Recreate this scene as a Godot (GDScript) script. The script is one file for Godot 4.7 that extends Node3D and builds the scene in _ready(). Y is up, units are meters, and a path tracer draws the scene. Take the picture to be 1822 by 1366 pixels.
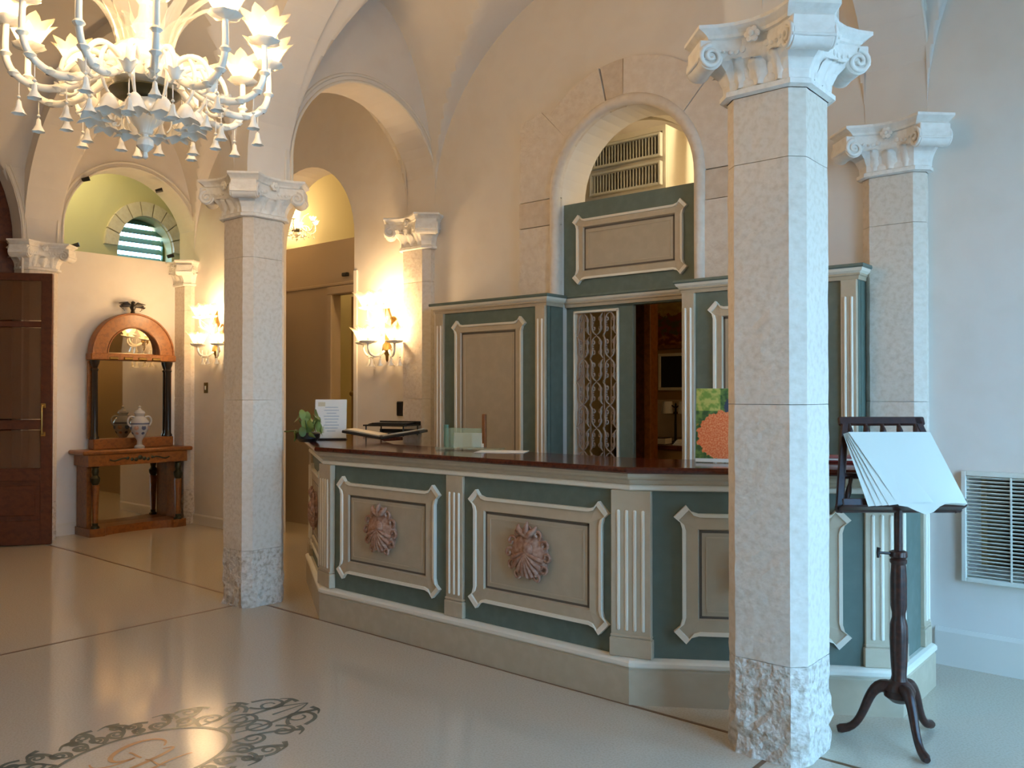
extends Node3D
# Hotel lobby: reception counter between stone columns, glass chandelier, pier mirror, lectern.

const BAY := 3.94          # spacing of the columns along x
const ZR := -1.735         # axis of the engaged columns
const ZW := -1.66          # face of the back wall
const CAPB := 2.74         # underside of the capitals
const CAPT := 3.02         # top of the capitals
const CAM := Vector3(1.464, 1.5, 3.513)
const YAW := 0.7002
const FOC := 1515.4
const HOR := 700.2

var M := {}
var counts := {}
var rng := RandomNumberGenerator.new()

# ---------------------------------------------------------------- helpers
func onz(px: float, py: float, zz: float) -> Vector3:   # the point of plane z = zz that a photo pixel points at
	var r := (px - 911.0) / FOC
	var d := (CAM.z - zz) / (r * sin(YAW) + cos(YAW))
	return Vector3(CAM.x + (r * cos(YAW) - sin(YAW)) * d, CAM.y - (py - HOR) * d / FOC, zz)

func onx(px: float, py: float, xx: float) -> Vector3:
	var r := (px - 911.0) / FOC
	var d := (xx - CAM.x) / (r * cos(YAW) - sin(YAW))
	return Vector3(xx, CAM.y - (py - HOR) * d / FOC, CAM.z - (r * sin(YAW) + cos(YAW)) * d)

func ony(px: float, py: float, yy: float) -> Vector3:
	var d := FOC * (CAM.y - yy) / (py - HOR)
	var r := (px - 911.0) / FOC * d
	return Vector3(CAM.x + r * cos(YAW) - d * sin(YAW), yy, CAM.z - (r * sin(YAW) + d * cos(YAW)))

func S() -> SurfaceTool:
	var st := SurfaceTool.new()
	st.begin(Mesh.PRIMITIVE_TRIANGLES)
	st.set_smooth_group(-1)
	return st

func pg(st: SurfaceTool, pts: Array, n: Vector3) -> void:   # one flat polygon whose front looks along n
	var g := Vector3.ZERO
	for i in pts.size():
		var a: Vector3 = pts[i]
		var b: Vector3 = pts[(i + 1) % pts.size()]
		g += a.cross(b)
	var q := pts
	if g.dot(n) > 0.0:
		q = pts.duplicate()
		q.reverse()
	for i in range(1, q.size() - 1):
		st.add_vertex(q[0]); st.add_vertex(q[i]); st.add_vertex(q[i + 1])

func bx(st: SurfaceTool, c: Vector3, s: Vector3, xf := Transform3D(), bev := 0.0) -> void:
	var h := s * 0.5
	var b: float = min(bev, min(h.x, min(h.y, h.z)) * 0.9)
	var bs := xf.basis
	for ax in 3:
		for sg in [-1.0, 1.0]:
			var u := (ax + 1) % 3
			var v := (ax + 2) % 3
			var pts := []
			for k in [[-1, -1], [1, -1], [1, 1], [-1, 1]]:
				var p := Vector3.ZERO
				p[ax] = sg * h[ax]
				p[u] = k[0] * (h[u] - b)
				p[v] = k[1] * (h[v] - b)
				pts.append(xf * (c + p))
			var n := Vector3.ZERO
			n[ax] = sg
			pg(st, pts, bs * n)
	if b > 0.0:
		for ax in 3:
			var u := (ax + 1) % 3
			var v := (ax + 2) % 3
			for su in [-1.0, 1.0]:
				for sv in [-1.0, 1.0]:
					var pts := []
					for e in [-1.0, 1.0]:
						var p := Vector3.ZERO
						var q := Vector3.ZERO
						p[ax] = e * (h[ax] - b); q[ax] = p[ax]
						p[u] = su * h[u]; p[v] = sv * (h[v] - b)
						q[u] = su * (h[u] - b); q[v] = sv * h[v]
						if e < 0:
							pts.append(xf * (c + p)); pts.append(xf * (c + q))
						else:
							pts.append(xf * (c + q)); pts.append(xf * (c + p))
					var n := Vector3.ZERO
					n[u] = su; n[v] = sv
					pg(st, pts, bs * n)
		for sx in [-1.0, 1.0]:
			for sy in [-1.0, 1.0]:
				for sz in [-1.0, 1.0]:
					var sg3 := Vector3(sx, sy, sz)
					pg(st, [xf * (c + sg3 * Vector3(h.x, h.y - b, h.z - b)), xf * (c + sg3 * Vector3(h.x - b, h.y, h.z - b)), xf * (c + sg3 * Vector3(h.x - b, h.y - b, h.z))], bs * sg3)

func lathe(st: SurfaceTool, prof: Array, segs := 20, xf := Transform3D(), lobes := 0, amp := 0.0) -> void:   # prof runs bottom to top as (radius, height), outside to the right
	var g := 1
	for i in prof.size() - 1:
		var a: Vector2 = prof[i]
		var b: Vector2 = prof[i + 1]
		if a.distance_to(b) < 1e-6:
			continue
		if i > 0 and absf((a - prof[i - 1]).angle_to(b - a)) > 0.6:
			g += 1
		st.set_smooth_group(g)
		for j in segs:
			var t0 := TAU * j / segs
			var t1 := TAU * (j + 1) / segs
			var f0 := 1.0 + amp * cos(lobes * t0)
			var f1 := 1.0 + amp * cos(lobes * t1)
			var p := [Vector3(a.x * f0 * cos(t0), a.y, a.x * f0 * sin(t0)), Vector3(b.x * f0 * cos(t0), b.y, b.x * f0 * sin(t0)), Vector3(b.x * f1 * cos(t1), b.y, b.x * f1 * sin(t1)), Vector3(a.x * f1 * cos(t1), a.y, a.x * f1 * sin(t1))]
			var tm := (t0 + t1) * 0.5
			var n := Vector3((b.y - a.y) * cos(tm), a.x - b.x, (b.y - a.y) * sin(tm))
			var q := []
			for k in 4:
				if k == 0 and a.x < 1e-6: continue
				if k == 2 and b.x < 1e-6: continue
				q.append(xf * p[k])
			pg(st, q, xf.basis * n)
	st.set_smooth_group(-1)

func tube(st: SurfaceTool, path: Array, rad, segs := 8, caps := true) -> void:   # rad: one radius or one per point
	var n := path.size()
	var up := Vector3.UP
	var t0: Vector3 = (path[1] - path[0]).normalized()
	if absf(t0.dot(up)) > 0.9:
		up = Vector3.RIGHT
	var side := t0.cross(up).normalized()
	var rings := []
	for i in n:
		var t: Vector3 = (path[min(i + 1, n - 1)] - path[max(i - 1, 0)]).normalized()
		side = (side - t * side.dot(t)).normalized()
		var w := t.cross(side)
		var r: float = rad[i] if rad is Array else rad
		var ring := []
		for j in segs:
			var an := TAU * j / segs
			ring.append(path[i] + (side * cos(an) + w * sin(an)) * r)
		rings.append(ring)
	st.set_smooth_group(1)
	for i in n - 1:
		for j in segs:
			var k := (j + 1) % segs
			var mid: Vector3 = rings[i][j] + rings[i][k] + rings[i + 1][j] + rings[i + 1][k]
			pg(st, [rings[i][j], rings[i + 1][j], rings[i + 1][k], rings[i][k]], mid * 0.25 - (path[i] + path[i + 1]) * 0.5)
	st.set_smooth_group(-1)
	if caps:
		pg(st, rings[0], path[0] - path[1])
		pg(st, rings[n - 1], path[n - 1] - path[n - 2])

func prism(st: SurfaceTool, poly: Array, z0: float, z1: float, xf := Transform3D(), smooth := false) -> void:   # polygon in local x, y; pushed from z0 to z1
	var pk := PackedVector2Array(poly)
	var ccw := Geometry2D.is_polygon_clockwise(pk)
	var idx := Geometry2D.triangulate_polygon(pk)
	for i in range(0, idx.size(), 3):
		for zz in [[z0, Vector3(0, 0, signf(z0 - z1))], [z1, Vector3(0, 0, signf(z1 - z0))]]:
			var t := []
			for k in 3:
				var p := pk[idx[i + k]]
				t.append(xf * Vector3(p.x, p.y, zz[0]))
			pg(st, t, xf.basis * zz[1])
	if smooth:
		st.set_smooth_group(7)
	for i in pk.size():
		var a := pk[i]
		var b := pk[(i + 1) % pk.size()]
		var e := b - a
		var n := Vector3(e.y, -e.x, 0)
		if ccw:
			n = -n
		pg(st, [xf * Vector3(a.x, a.y, z0), xf * Vector3(b.x, b.y, z0), xf * Vector3(b.x, b.y, z1), xf * Vector3(a.x, a.y, z1)], xf.basis * n)
	st.set_smooth_group(-1)

func ring(st: SurfaceTool, a: Array, b: Array, c: Vector3, inward := false) -> void:   # band between two closed loops of as many points
	for i in a.size():
		var k := (i + 1) % a.size()
		var mid: Vector3 = (a[i] + a[k] + b[i] + b[k]) * 0.25
		var n := mid - c
		pg(st, [a[i], b[i], b[k], a[k]], -n if inward else n)

func sweep(st: SurfaceTool, path: Array, prof: Array, closed := false) -> void:   # path of (x, z); prof of (out, y), out to the right of travel seen from above with z down
	var n := path.size()
	var rows := []
	for i in n:
		var p: Vector2 = path[i]
		var dirs := []
		if i > 0 or closed:
			dirs.append((p - path[(i - 1 + n) % n]).normalized())
		if i < n - 1 or closed:
			dirs.append((path[(i + 1) % n] - p).normalized())
		var nr := Vector2.ZERO
		for d in dirs:
			nr += Vector2(-d.y, d.x)
		nr = nr.normalized()
		nr /= max(0.3, nr.dot(Vector2(-dirs[0].y, dirs[0].x)))
		var row := []
		for q in prof:
			row.append(Vector3(p.x + nr.x * q.x, q.y, p.y + nr.y * q.x))
		rows.append(row)
	for i in (n if closed else n - 1):
		var k := (i + 1) % n
		var d: Vector2 = (path[k] - path[i]).normalized()
		for j in prof.size():
			var l := (j + 1) % prof.size()
			var e: Vector2 = prof[l] - prof[j]
			var nr := Vector2(-d.y, d.x) * e.y
			pg(st, [rows[i][j], rows[k][j], rows[k][l], rows[i][l]], Vector3(nr.x, -e.x, nr.y))
	if not closed:
		var d0: Vector2 = path[0] - path[1]
		var d1: Vector2 = path[n - 1] - path[n - 2]
		var r0: Array = rows[0]
		var r1: Array = rows[n - 1]
		cap(st, r0, Vector3(d0.x, 0, d0.y))
		cap(st, r1, Vector3(d1.x, 0, d1.y))

func cap(st: SurfaceTool, pts: Array, n: Vector3) -> void:   # a flat polygon that may be concave
	var nn := n.normalized()
	var u := nn.cross(Vector3.UP if absf(nn.y) < 0.9 else Vector3.RIGHT).normalized()
	var v := nn.cross(u)
	var pk := PackedVector2Array()
	for p in pts:
		pk.append(Vector2(u.dot(p), v.dot(p)))
	var idx := Geometry2D.triangulate_polygon(pk)
	for i in range(0, idx.size(), 3):
		pg(st, [pts[idx[i]], pts[idx[i + 1]], pts[idx[i + 2]]], n)

func numbered(parent: Node, called: String) -> String:
	var key := str(parent.get_instance_id()) + called
	var k: int = counts.get(key, 0)
	counts[key] = k + 1
	return called if k == 0 else "%s_%03d" % [called, k]

func mesh_of(st: SurfaceTool, m: Material) -> ArrayMesh:
	st.generate_normals()
	var a := st.commit()
	a.surface_set_material(0, m)
	return a

func part(st: SurfaceTool, called: String, m: Material, parent: Node = self) -> MeshInstance3D:
	return put(mesh_of(st, m), called, parent)

func put(mesh: Mesh, called: String, parent: Node, xf := Transform3D()) -> MeshInstance3D:
	var o := MeshInstance3D.new()
	o.name = numbered(parent, called)
	o.mesh = mesh
	o.transform = xf
	parent.add_child(o, true)
	return o

func thing(called: String, label: String, cat: String, at := Vector3.ZERO, turn := 0.0, group := "") -> Node3D:
	var o := Node3D.new()
	o.name = numbered(self, called)
	add_child(o, true)
	o.position = at
	o.rotation.y = turn
	return tag(o, label, cat, group)

func tag(o: Node, label: String, cat: String, group := "") -> Node:
	o.set_meta("label", label)
	o.set_meta("category", cat)
	if group:
		o.set_meta("group", group)
	return o

func again(src: Node3D, at: Vector3, turn: float, label: String) -> Node3D:
	var o: Node3D = src.duplicate()
	var base: String = String(src.name)
	o.name = numbered(self, base)
	add_child(o, true)
	o.position = at
	o.rotation.y = turn
	o.set_meta("label", label)
	return o

func struct(st: SurfaceTool, called: String, m: Material, label := "", parent: Node = self) -> MeshInstance3D:
	var o := part(st, called, m, parent)
	if parent == self:
		o.set_meta("kind", "structure")
		if label:
			o.set_meta("label", label)
			o.set_meta("category", called.split("_")[0])
	return o

func mat(c: Color, rough := 0.6, metal := 0.0) -> StandardMaterial3D:
	var m := StandardMaterial3D.new()
	m.albedo_color = c
	m.roughness = rough
	m.metallic = metal
	return m

func rgb(r: float, g: float, b: float) -> Color:
	return Color(r / 255.0, g / 255.0, b / 255.0)

func noise_tex(sd: int, freq: float, cols: Array, offs: Array, octaves := 4, size := 512, as_normal := false, bump := 4.0) -> NoiseTexture2D:
	var n := FastNoiseLite.new()
	n.seed = sd
	n.frequency = freq
	n.fractal_octaves = octaves
	var t := NoiseTexture2D.new()
	t.width = size
	t.height = size
	t.seamless = true
	t.noise = n
	if as_normal:
		t.as_normal_map = true
		t.bump_strength = bump
	else:
		var gr := Gradient.new()
		gr.colors = PackedColorArray(cols)
		gr.offsets = PackedFloat32Array(offs)
		t.color_ramp = gr
	return t

func tri_mat(tex: Texture2D, scale: float, rough: float, nrm: Texture2D = null, nscale := 1.0, world := true) -> StandardMaterial3D:
	var m := mat(Color.WHITE, rough)
	m.albedo_texture = tex
	m.uv1_triplanar = true
	m.uv1_world_triplanar = world
	m.uv1_scale = Vector3.ONE * scale
	if nrm:
		m.normal_enabled = true
		m.normal_texture = nrm
		m.normal_scale = nscale
	return m

func bulb_light(at: Vector3, e: float, c: Color, parent: Node, size := 0.02) -> void:
	var l := OmniLight3D.new()
	l.name = numbered(parent, "lamp_light")
	l.light_color = c
	l.light_energy = e
	l.omni_range = 20.0
	l.omni_attenuation = 2.0
	l.light_size = size
	l.shadow_enabled = true
	l.position = at
	parent.add_child(l, true)

func arc(cx: float, cy: float, rx: float, ry: float, a0: float, a1: float, n: int) -> Array:   # degrees
	var out := []
	for i in n + 1:
		var a := deg_to_rad(lerpf(a0, a1, float(i) / n))
		out.append(Vector2(cx + rx * cos(a), cy + ry * sin(a)))
	return out

# ---------------------------------------------------------------- materials
func make_materials() -> void:
	M.plaster = tri_mat(noise_tex(3, 0.012, [rgb(225, 217, 207), rgb(229, 222, 213), rgb(227, 219, 210)], [0.2, 0.55, 0.9]), 0.35, 0.85)
	M.plaster_warm = tri_mat(noise_tex(4, 0.012, [rgb(205, 190, 168), rgb(216, 203, 183)], [0.25, 0.8]), 0.45, 0.85)
	M.olive = mat(rgb(206, 199, 162), 0.9)
	M.partition = mat(rgb(188, 168, 144), 0.6)
	M.floor = tri_mat(noise_tex(11, 0.12, [rgb(192, 177, 155), rgb(200, 186, 165), rgb(205, 192, 172), rgb(198, 183, 162)], [0.15, 0.45, 0.7, 0.95], 5, 1024), 0.6, 0.11)
	M.floor.metallic_specular = 0.5
	M.strip = mat(rgb(116, 84, 54), 0.4)
	M.green_inlay = mat(rgb(106, 110, 98), 0.25)
	M.orange_inlay = mat(rgb(204, 152, 106), 0.25)
	var pit := noise_tex(21, 0.045, [], [], 5, 512, true, 9.0)
	M.stone = tri_mat(noise_tex(22, 0.06, [rgb(212, 197, 179), rgb(221, 208, 192), rgb(226, 214, 200), rgb(216, 201, 184)], [0.1, 0.42, 0.66, 0.95], 5), 0.8, 0.8, pit, 0.12)
	M.stone_rough = tri_mat(noise_tex(23, 0.04, [rgb(180, 164, 144), rgb(210, 197, 182), rgb(226, 216, 205), rgb(202, 186, 162)], [0.2, 0.42, 0.65, 0.95], 5), 1.0, 0.9, pit, 0.6)
	M.capital = tri_mat(noise_tex(24, 0.03, [rgb(230, 223, 213), rgb(239, 234, 226), rgb(243, 239, 232)], [0.2, 0.5, 0.9]), 1.2, 0.7, pit, 0.12)
	M.arch_stone = tri_mat(noise_tex(25, 0.03, [rgb(215, 201, 186), rgb(221, 209, 195), rgb(225, 214, 201), rgb(217, 203, 188)], [0.15, 0.45, 0.7, 0.95], 5), 0.7, 0.8, pit, 0.15)
	M.arch_stone_pale = tri_mat(noise_tex(26, 0.03, [rgb(221, 209, 196), rgb(229, 219, 208)], [0.25, 0.85], 5), 0.7, 0.8, pit, 0.15)
	M.arch_stone_tan = tri_mat(noise_tex(27, 0.03, [rgb(208, 192, 174), rgb(218, 204, 188)], [0.25, 0.85], 5), 0.7, 0.8, pit, 0.15)
	M.mortar = mat(rgb(150, 132, 114), 0.9)
	M.trim = mat(rgb(226, 219, 207), 0.6)
	M.teal = tri_mat(noise_tex(31, 0.02, [rgb(96, 110, 101), rgb(103, 117, 108)], [0.3, 0.8]), 1.0, 0.5)
	M.beige = tri_mat(noise_tex(32, 0.02, [rgb(188, 172, 146), rgb(195, 179, 154)], [0.3, 0.8]), 1.0, 0.5)
	M.panel = tri_mat(noise_tex(33, 0.015, [rgb(180, 166, 143), rgb(187, 173, 150)], [0.3, 0.8]), 1.0, 0.5)
	M.cream = mat(rgb(236, 228, 210), 0.45)
	M.groove = mat(rgb(98, 88, 78), 0.6)
	M.mahogany = tri_mat(noise_tex(41, 0.03, [rgb(58, 22, 14), rgb(92, 40, 26), rgb(74, 30, 18)], [0.25, 0.55, 0.85]), 1.5, 0.12)
	M.terracotta = tri_mat(noise_tex(42, 0.03, [rgb(148, 104, 84), rgb(172, 132, 112), rgb(198, 166, 148)], [0.2, 0.5, 0.85]), 2.0, 0.6)
	M.iron = mat(rgb(158, 144, 134), 0.55)
	M.black = mat(rgb(22, 21, 22), 0.4)
	M.paper = mat(rgb(236, 236, 230), 0.8)
	M.paper_cool = mat(rgb(216, 216, 204), 0.75)
	M.white_metal = mat(rgb(222, 220, 208), 0.45)
	M.brass = mat(rgb(186, 150, 84), 0.3, 0.9)
	M.old_brass = mat(rgb(120, 96, 52), 0.4, 0.8)
	M.bronze = mat(rgb(66, 66, 52), 0.35, 0.7)
	M.walnut = tri_mat(noise_tex(43, 0.02, [rgb(124, 74, 34), rgb(146, 90, 42), rgb(134, 80, 37)], [0.25, 0.6, 0.9]), 1.6, 0.3)
	M.door_wood = tri_mat(noise_tex(44, 0.02, [rgb(76, 36, 20), rgb(100, 50, 28), rgb(88, 42, 24)], [0.25, 0.6, 0.9]), 1.2, 0.35)
	M.ebony = mat(rgb(34, 26, 22), 0.3)
	M.lectern_wood = tri_mat(noise_tex(45, 0.03, [rgb(42, 20, 14), rgb(70, 36, 26)], [0.3, 0.8]), 2.0, 0.3)
	M.mirror = mat(rgb(214, 206, 190), 0.03, 1.0)
	var g := mat(Color(0.9, 0.95, 0.95, 0.1), 0.02)
	g.transparency = BaseMaterial3D.TRANSPARENCY_ALPHA
	M.glass = g
	g = mat(Color(0.42, 0.26, 0.16, 0.72), 0.05)
	g.transparency = BaseMaterial3D.TRANSPARENCY_ALPHA
	M.amber_glass = g
	g = mat(Color(0.72, 0.84, 0.72, 0.2), 0.05)
	g.transparency = BaseMaterial3D.TRANSPARENCY_ALPHA
	M.green_glass = g
	g = mat(Color(0.99, 0.97, 0.93), 0.04)
	g.refraction_enabled = true
	g.refraction_scale = 0.05
	M.murano = g
	g = mat(Color(0.98, 0.93, 0.83, 0.32), 0.06)
	g.transparency = BaseMaterial3D.TRANSPARENCY_ALPHA
	g.backlight_enabled = true
	g.backlight = Color(0.4, 0.35, 0.27)
	M.murano_cup = g
	g = mat(Color(0.97, 0.95, 0.9, 0.24), 0.05)
	g.transparency = BaseMaterial3D.TRANSPARENCY_ALPHA
	M.murano_leaf = g
	var b := mat(Color(1, 0.93, 0.8), 0.4)
	b.emission_enabled = true
	b.emission = Color(1.0, 0.86, 0.62)
	b.emission_energy_multiplier = 6.0
	M.bulb = b
	M.leaf = mat(rgb(74, 98, 48), 0.6)
	M.shutter = mat(rgb(96, 134, 118), 0.5)
	M.leaf_pale = mat(rgb(128, 144, 70), 0.6)
	M.curtain = mat(rgb(140, 108, 62), 0.9)
	M.office_wall = mat(rgb(168, 132, 80), 0.9)
	M.asphalt = mat(rgb(150, 148, 142), 0.9)

# ---------------------------------------------------------------- stone columns
func cap_loop(a: float, k: float, cc: float, y: float) -> Array:   # plan of a capital: square of half width a, corners cut by k, sides hollowed by cc
	var out := []
	for s in 4:
		var rot := Basis(Vector3.UP, PI / 2 * s)
		for i in 7:
			var t := float(i) / 6.0
			var x := lerpf(-(a - k), a - k, t)
			out.append(rot * Vector3(x, y, a - cc * (1.0 - pow(2.0 * t - 1.0, 2.0))))
	return out

func make_column(label: String, at: Vector3, sd: int, group: String) -> Node3D:
	var col := thing("stone_column", label, "column", at, 0.0, group)
	var nz := FastNoiseLite.new()
	nz.seed = sd
	nz.frequency = 1.0
	# drums of the shaft, with fine joints between them
	var cuts := [0.0, 0.40, 1.455, 2.46, CAPB]
	for d in 4:
		var st := S()
		var y0: float = cuts[d] + (0.0 if d == 0 else 0.0012)
		var y1: float = cuts[d + 1] - 0.0012
		var rows: int = max(2, int((y1 - y0) / 0.035))
		var hw := 0.1715
		var ch := 0.053
		var loops := []
		for r in rows + 1:
			var y := lerpf(y0, y1, float(r) / rows)
			var lp := []
			var cors := []
			for s in 4:
				var rot := Basis(Vector3.UP, PI / 2 * s)
				cors.append(rot * Vector3(-(hw - ch), 0, hw))
				cors.append(rot * Vector3(hw - ch, 0, hw))
			for e in 8:
				var p: Vector3 = cors[e]
				var q: Vector3 = cors[(e + 1) % 8]
				var m := 6 if e % 2 == 0 else 2
				for i in m:
					var w := p.lerp(q, float(i) / m)
					w.y = y
					var am := 0.0022
					if y < 0.46:
						am = lerpf(0.016, 0.0022, smoothstep(0.05, 0.46, y))
					var f := nz.get_noise_3d(w.x * 9 + at.x * 7, y * 9, w.z * 9 + at.z * 5) + 0.5 * nz.get_noise_3d(w.x * 26, y * 26, w.z * 26)
					var out := Vector3(w.x, 0, w.z).normalized()
					w += out * (f * am * 1.6)
					if (r == 0 and d > 0) or (r == rows and d < 3):
						w -= out * 0.0018
					lp.append(w)
			loops.append(lp)
		var c := Vector3(0, (y0 + y1) * 0.5, 0)
		for r in rows:
			var a: Array = loops[r]
			var b: Array = loops[r + 1]
			for i in a.size():
				var k := (i + 1) % a.size()
				var n: Vector3 = (a[i] + a[k])
				n.y = 0
				pg(st, [a[i], b[i], b[k], a[k]], n)
		cap(st, loops[0], Vector3.DOWN)
		cap(st, loops[rows], Vector3.UP)
		part(st, "drum" if d > 0 else "base_stone", M.stone_rough if d == 0 else M.stone, col)
	# bell and abacus
	var st2 := S()
	var prof := [[0.176, 0.055, 0.0, CAPB], [0.2, 0.062, 0.0, CAPB + 0.006], [0.2, 0.062, 0.0, CAPB + 0.026], [0.186, 0.058, 0.0, CAPB + 0.034], [0.19, 0.062, 0.004, CAPB + 0.07], [0.21, 0.076, 0.012, CAPB + 0.11], [0.245, 0.1, 0.03, CAPB + 0.145], [0.272, 0.118, 0.052, CAPB + 0.17], [0.285, 0.124, 0.064, CAPB + 0.178], [0.285, 0.124, 0.064, CAPB + 0.226]]
	for i in prof.size() - 1:
		ring(st2, cap_loop(prof[i][0], prof[i][1], prof[i][2], prof[i][3]), cap_loop(prof[i + 1][0], prof[i + 1][1], prof[i + 1][2], prof[i + 1][3]), Vector3(0, (prof[i][3] + prof[i + 1][3]) * 0.5, 0))
	part(st2, "bell", M.capital, col)
	var st3 := S()
	var ab := [[0.28, 0.122, 0.062, CAPB + 0.224], [0.3, 0.132, 0.066, CAPB + 0.23], [0.306, 0.134, 0.068, CAPB + 0.242], [0.322, 0.142, 0.07, CAPB + 0.255], [0.334, 0.148, 0.072, CAPB + 0.262], [0.34, 0.15, 0.074, CAPB + 0.266], [0.34, 0.15, 0.074, CAPT]]
	for i in ab.size() - 1:
		ring(st3, cap_loop(ab[i][0], ab[i][1], ab[i][2], ab[i][3]), cap_loop(ab[i + 1][0], ab[i + 1][1], ab[i + 1][2], ab[i + 1][3]), Vector3(0, (ab[i][3] + ab[i + 1][3]) * 0.5, 0))
	cap(st3, cap_loop(0.34, 0.15, 0.074, CAPT), Vector3.UP)
	cap(st3, cap_loop(0.28, 0.122, 0.062, CAPB + 0.224), Vector3.DOWN)
	part(st3, "abacus", M.capital, col)
	# carved leaves, volutes and rosettes
	for s in 4:
		var rot := Transform3D(Basis(Vector3.UP, PI / 2 * s), Vector3.ZERO)
		for lx in [-0.085, 0.0, 0.085]:
			part(leaf_shape(rot * Transform3D(Basis(), Vector3(lx, CAPB + 0.034, 0.188 if lx == 0.0 else 0.186)), 0.12 if lx == 0.0 else 0.14, 0.038, 0.05), "carved_leaf", M.capital, col)
		var ro := S()
		for k in 6:
			var a := TAU * k / 6
			lathe(ro, [Vector2(0.0, -0.012), Vector2(0.013, -0.006), Vector2(0.013, 0.006), Vector2(0.0, 0.012)], 8, rot * Transform3D(Basis(Vector3.RIGHT, PI / 2), Vector3(cos(a) * 0.02, CAPB + 0.222 + sin(a) * 0.02, 0.25)))
		lathe(ro, [Vector2(0.0, -0.02), Vector2(0.012, -0.01), Vector2(0.012, 0.01), Vector2(0.0, 0.02)], 10, rot * Transform3D(Basis(Vector3.RIGHT, PI / 2), Vector3(0, CAPB + 0.222, 0.256)))
		for sx in [-1.0, 1.0]:
			for k in 4:   # small carved curls climbing from the rosette to the volute
				var t := (k + 0.7) / 4.6
				var pc := Vector3(sx * lerpf(0.035, 0.145, t), CAPB + 0.185 - 0.012 * sin(t * PI), 0.222 + 0.05 * t * t)
				lathe(ro, [Vector2(0.0, -0.014), Vector2(0.014 - 0.002 * k, -0.006), Vector2(0.014 - 0.002 * k, 0.006), Vector2(0.0, 0.014)], 8, rot * Transform3D(Basis(Vector3.RIGHT, PI / 2), pc))
		part(ro, "rosette", M.capital, col)
		var dg := Transform3D(Basis(Vector3.UP, PI / 2 * s + PI / 4), Vector3.ZERO)   # towards a corner
		var ax := Basis(Vector3(0, -1, 0), Vector3(1, 0, 0), Vector3(0, 0, 1))   # lathe axis across the corner
		var vo := S()
		lathe(vo, [Vector2(0.0, -0.088), Vector2(0.044, -0.088), Vector2(0.052, -0.08), Vector2(0.047, -0.04), Vector2(0.047, 0.04), Vector2(0.052, 0.08), Vector2(0.044, 0.088), Vector2(0.0, 0.088)], 20, dg * Transform3D(ax, Vector3(0, CAPB + 0.158, 0.318)))
		part(vo, "volute", M.capital, col)
		vo = S()
		bx(vo, Vector3(0, CAPB + 0.186, 0.325), Vector3(0.172, 0.084, 0.08), dg, 0.004)
		bx(vo, Vector3(0, CAPB + 0.148, 0.33), Vector3(0.182, 0.012, 0.086), dg, 0.004)
		part(vo, "corner_block", M.capital, col)
		for sx in [-1.0, 1.0]:
			vo = S()
			var pts := []
			var rd := []
			for i in 30:
				var t := i / 29.0
				var an := PI * 0.5 - t * TAU * 1.75
				var r := lerpf(0.05, 0.006, t)
				pts.append(dg * Vector3(sx * (0.088 + 0.008 * t), CAPB + 0.158 + sin(an) * r, 0.318 + cos(an) * r))
				rd.append(lerpf(0.011, 0.007, t))
			tube(vo, pts, rd, 6)
			part(vo, "spiral", M.capital, col)
	return col

func leaf_shape(xf: Transform3D, h: float, w: float, curl: float) -> SurfaceTool:   # an acanthus leaf that leans out and curls over
	var st := S()
	st.set_smooth_group(2)
	var rows := []
	for i in 7:
		var t := i / 6.0
		var y := h * (t if t < 0.85 else 0.85 - (t - 0.85) * 0.6)
		var z := curl * pow(t, 2.2) * 1.3 + 0.006
		var hw := w * (0.75 + 0.45 * sin(t * PI * 0.9)) * (1.0 - 0.55 * pow(t, 4.0)) * (1.0 if i % 2 == 0 else 0.86)
		var row := []
		for j in 5:
			var s := (j - 2) / 2.0
			row.append(xf * Vector3(s * hw, y, z - absf(s) * 0.012 + (0.004 if j == 2 else 0.0)))
		rows.append(row)
	for i in 6:
		for j in 4:
			pg(st, [rows[i][j], rows[i + 1][j], rows[i + 1][j + 1], rows[i][j + 1]], xf.basis * Vector3(0, 0.2, 1))
	st.set_smooth_group(-1)
	return st

# ---------------------------------------------------------------- the setting
func vault(called: String, x0: float, x1: float, z0: float, z1: float, label: String) -> void:
	var st := S()
	var n := 40
	var xc := (x0 + x1) * 0.5
	var zc := (z0 + z1) * 0.5
	var hx := (x1 - x0) * 0.5
	var hz := (z1 - z0) * 0.5
	var pts := []
	for i in n + 1:
		var row := []
		for j in n + 1:
			var u := -cos(PI * i / n)
			var v := -cos(PI * j / n)
			var h1 := 3.08 + 1.62 * sqrt(max(0.0, 1.0 - u * u))
			var h2 := 3.08 + 1.62 * sqrt(max(0.0, 1.0 - v * v))
			row.append(Vector3(xc + u * hx, max(h1, h2), zc + v * hz))
		pts.append(row)
	for i in n:
		for j in n:
			# keep the groin crisp: smooth within each web only
			st.set_smooth_group(1 + (1 if absf(-cos(PI * (i + 0.5) / n)) > absf(-cos(PI * (j + 0.5) / n)) else 0))
			if i == j or i + j == n - 1:
				pg(st, [pts[i][j], pts[i + 1][j], pts[i + 1][j + 1]] if i == j else [pts[i][j], pts[i + 1][j], pts[i][j + 1]], Vector3.DOWN)
				pg(st, [pts[i][j], pts[i + 1][j + 1], pts[i][j + 1]] if i == j else [pts[i + 1][j], pts[i + 1][j + 1], pts[i][j + 1]], Vector3.DOWN)
			else:
				pg(st, [pts[i][j], pts[i + 1][j], pts[i + 1][j + 1], pts[i][j + 1]], Vector3.DOWN)
	struct(st, called, M.plaster, label)

func bead(path: Array, w: float, m: Material, called: String, parent: Node) -> void:   # a thin round moulding along a line
	var st := S()
	tube(st, path, w, 6)
	part(st, called, m, parent)

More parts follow.
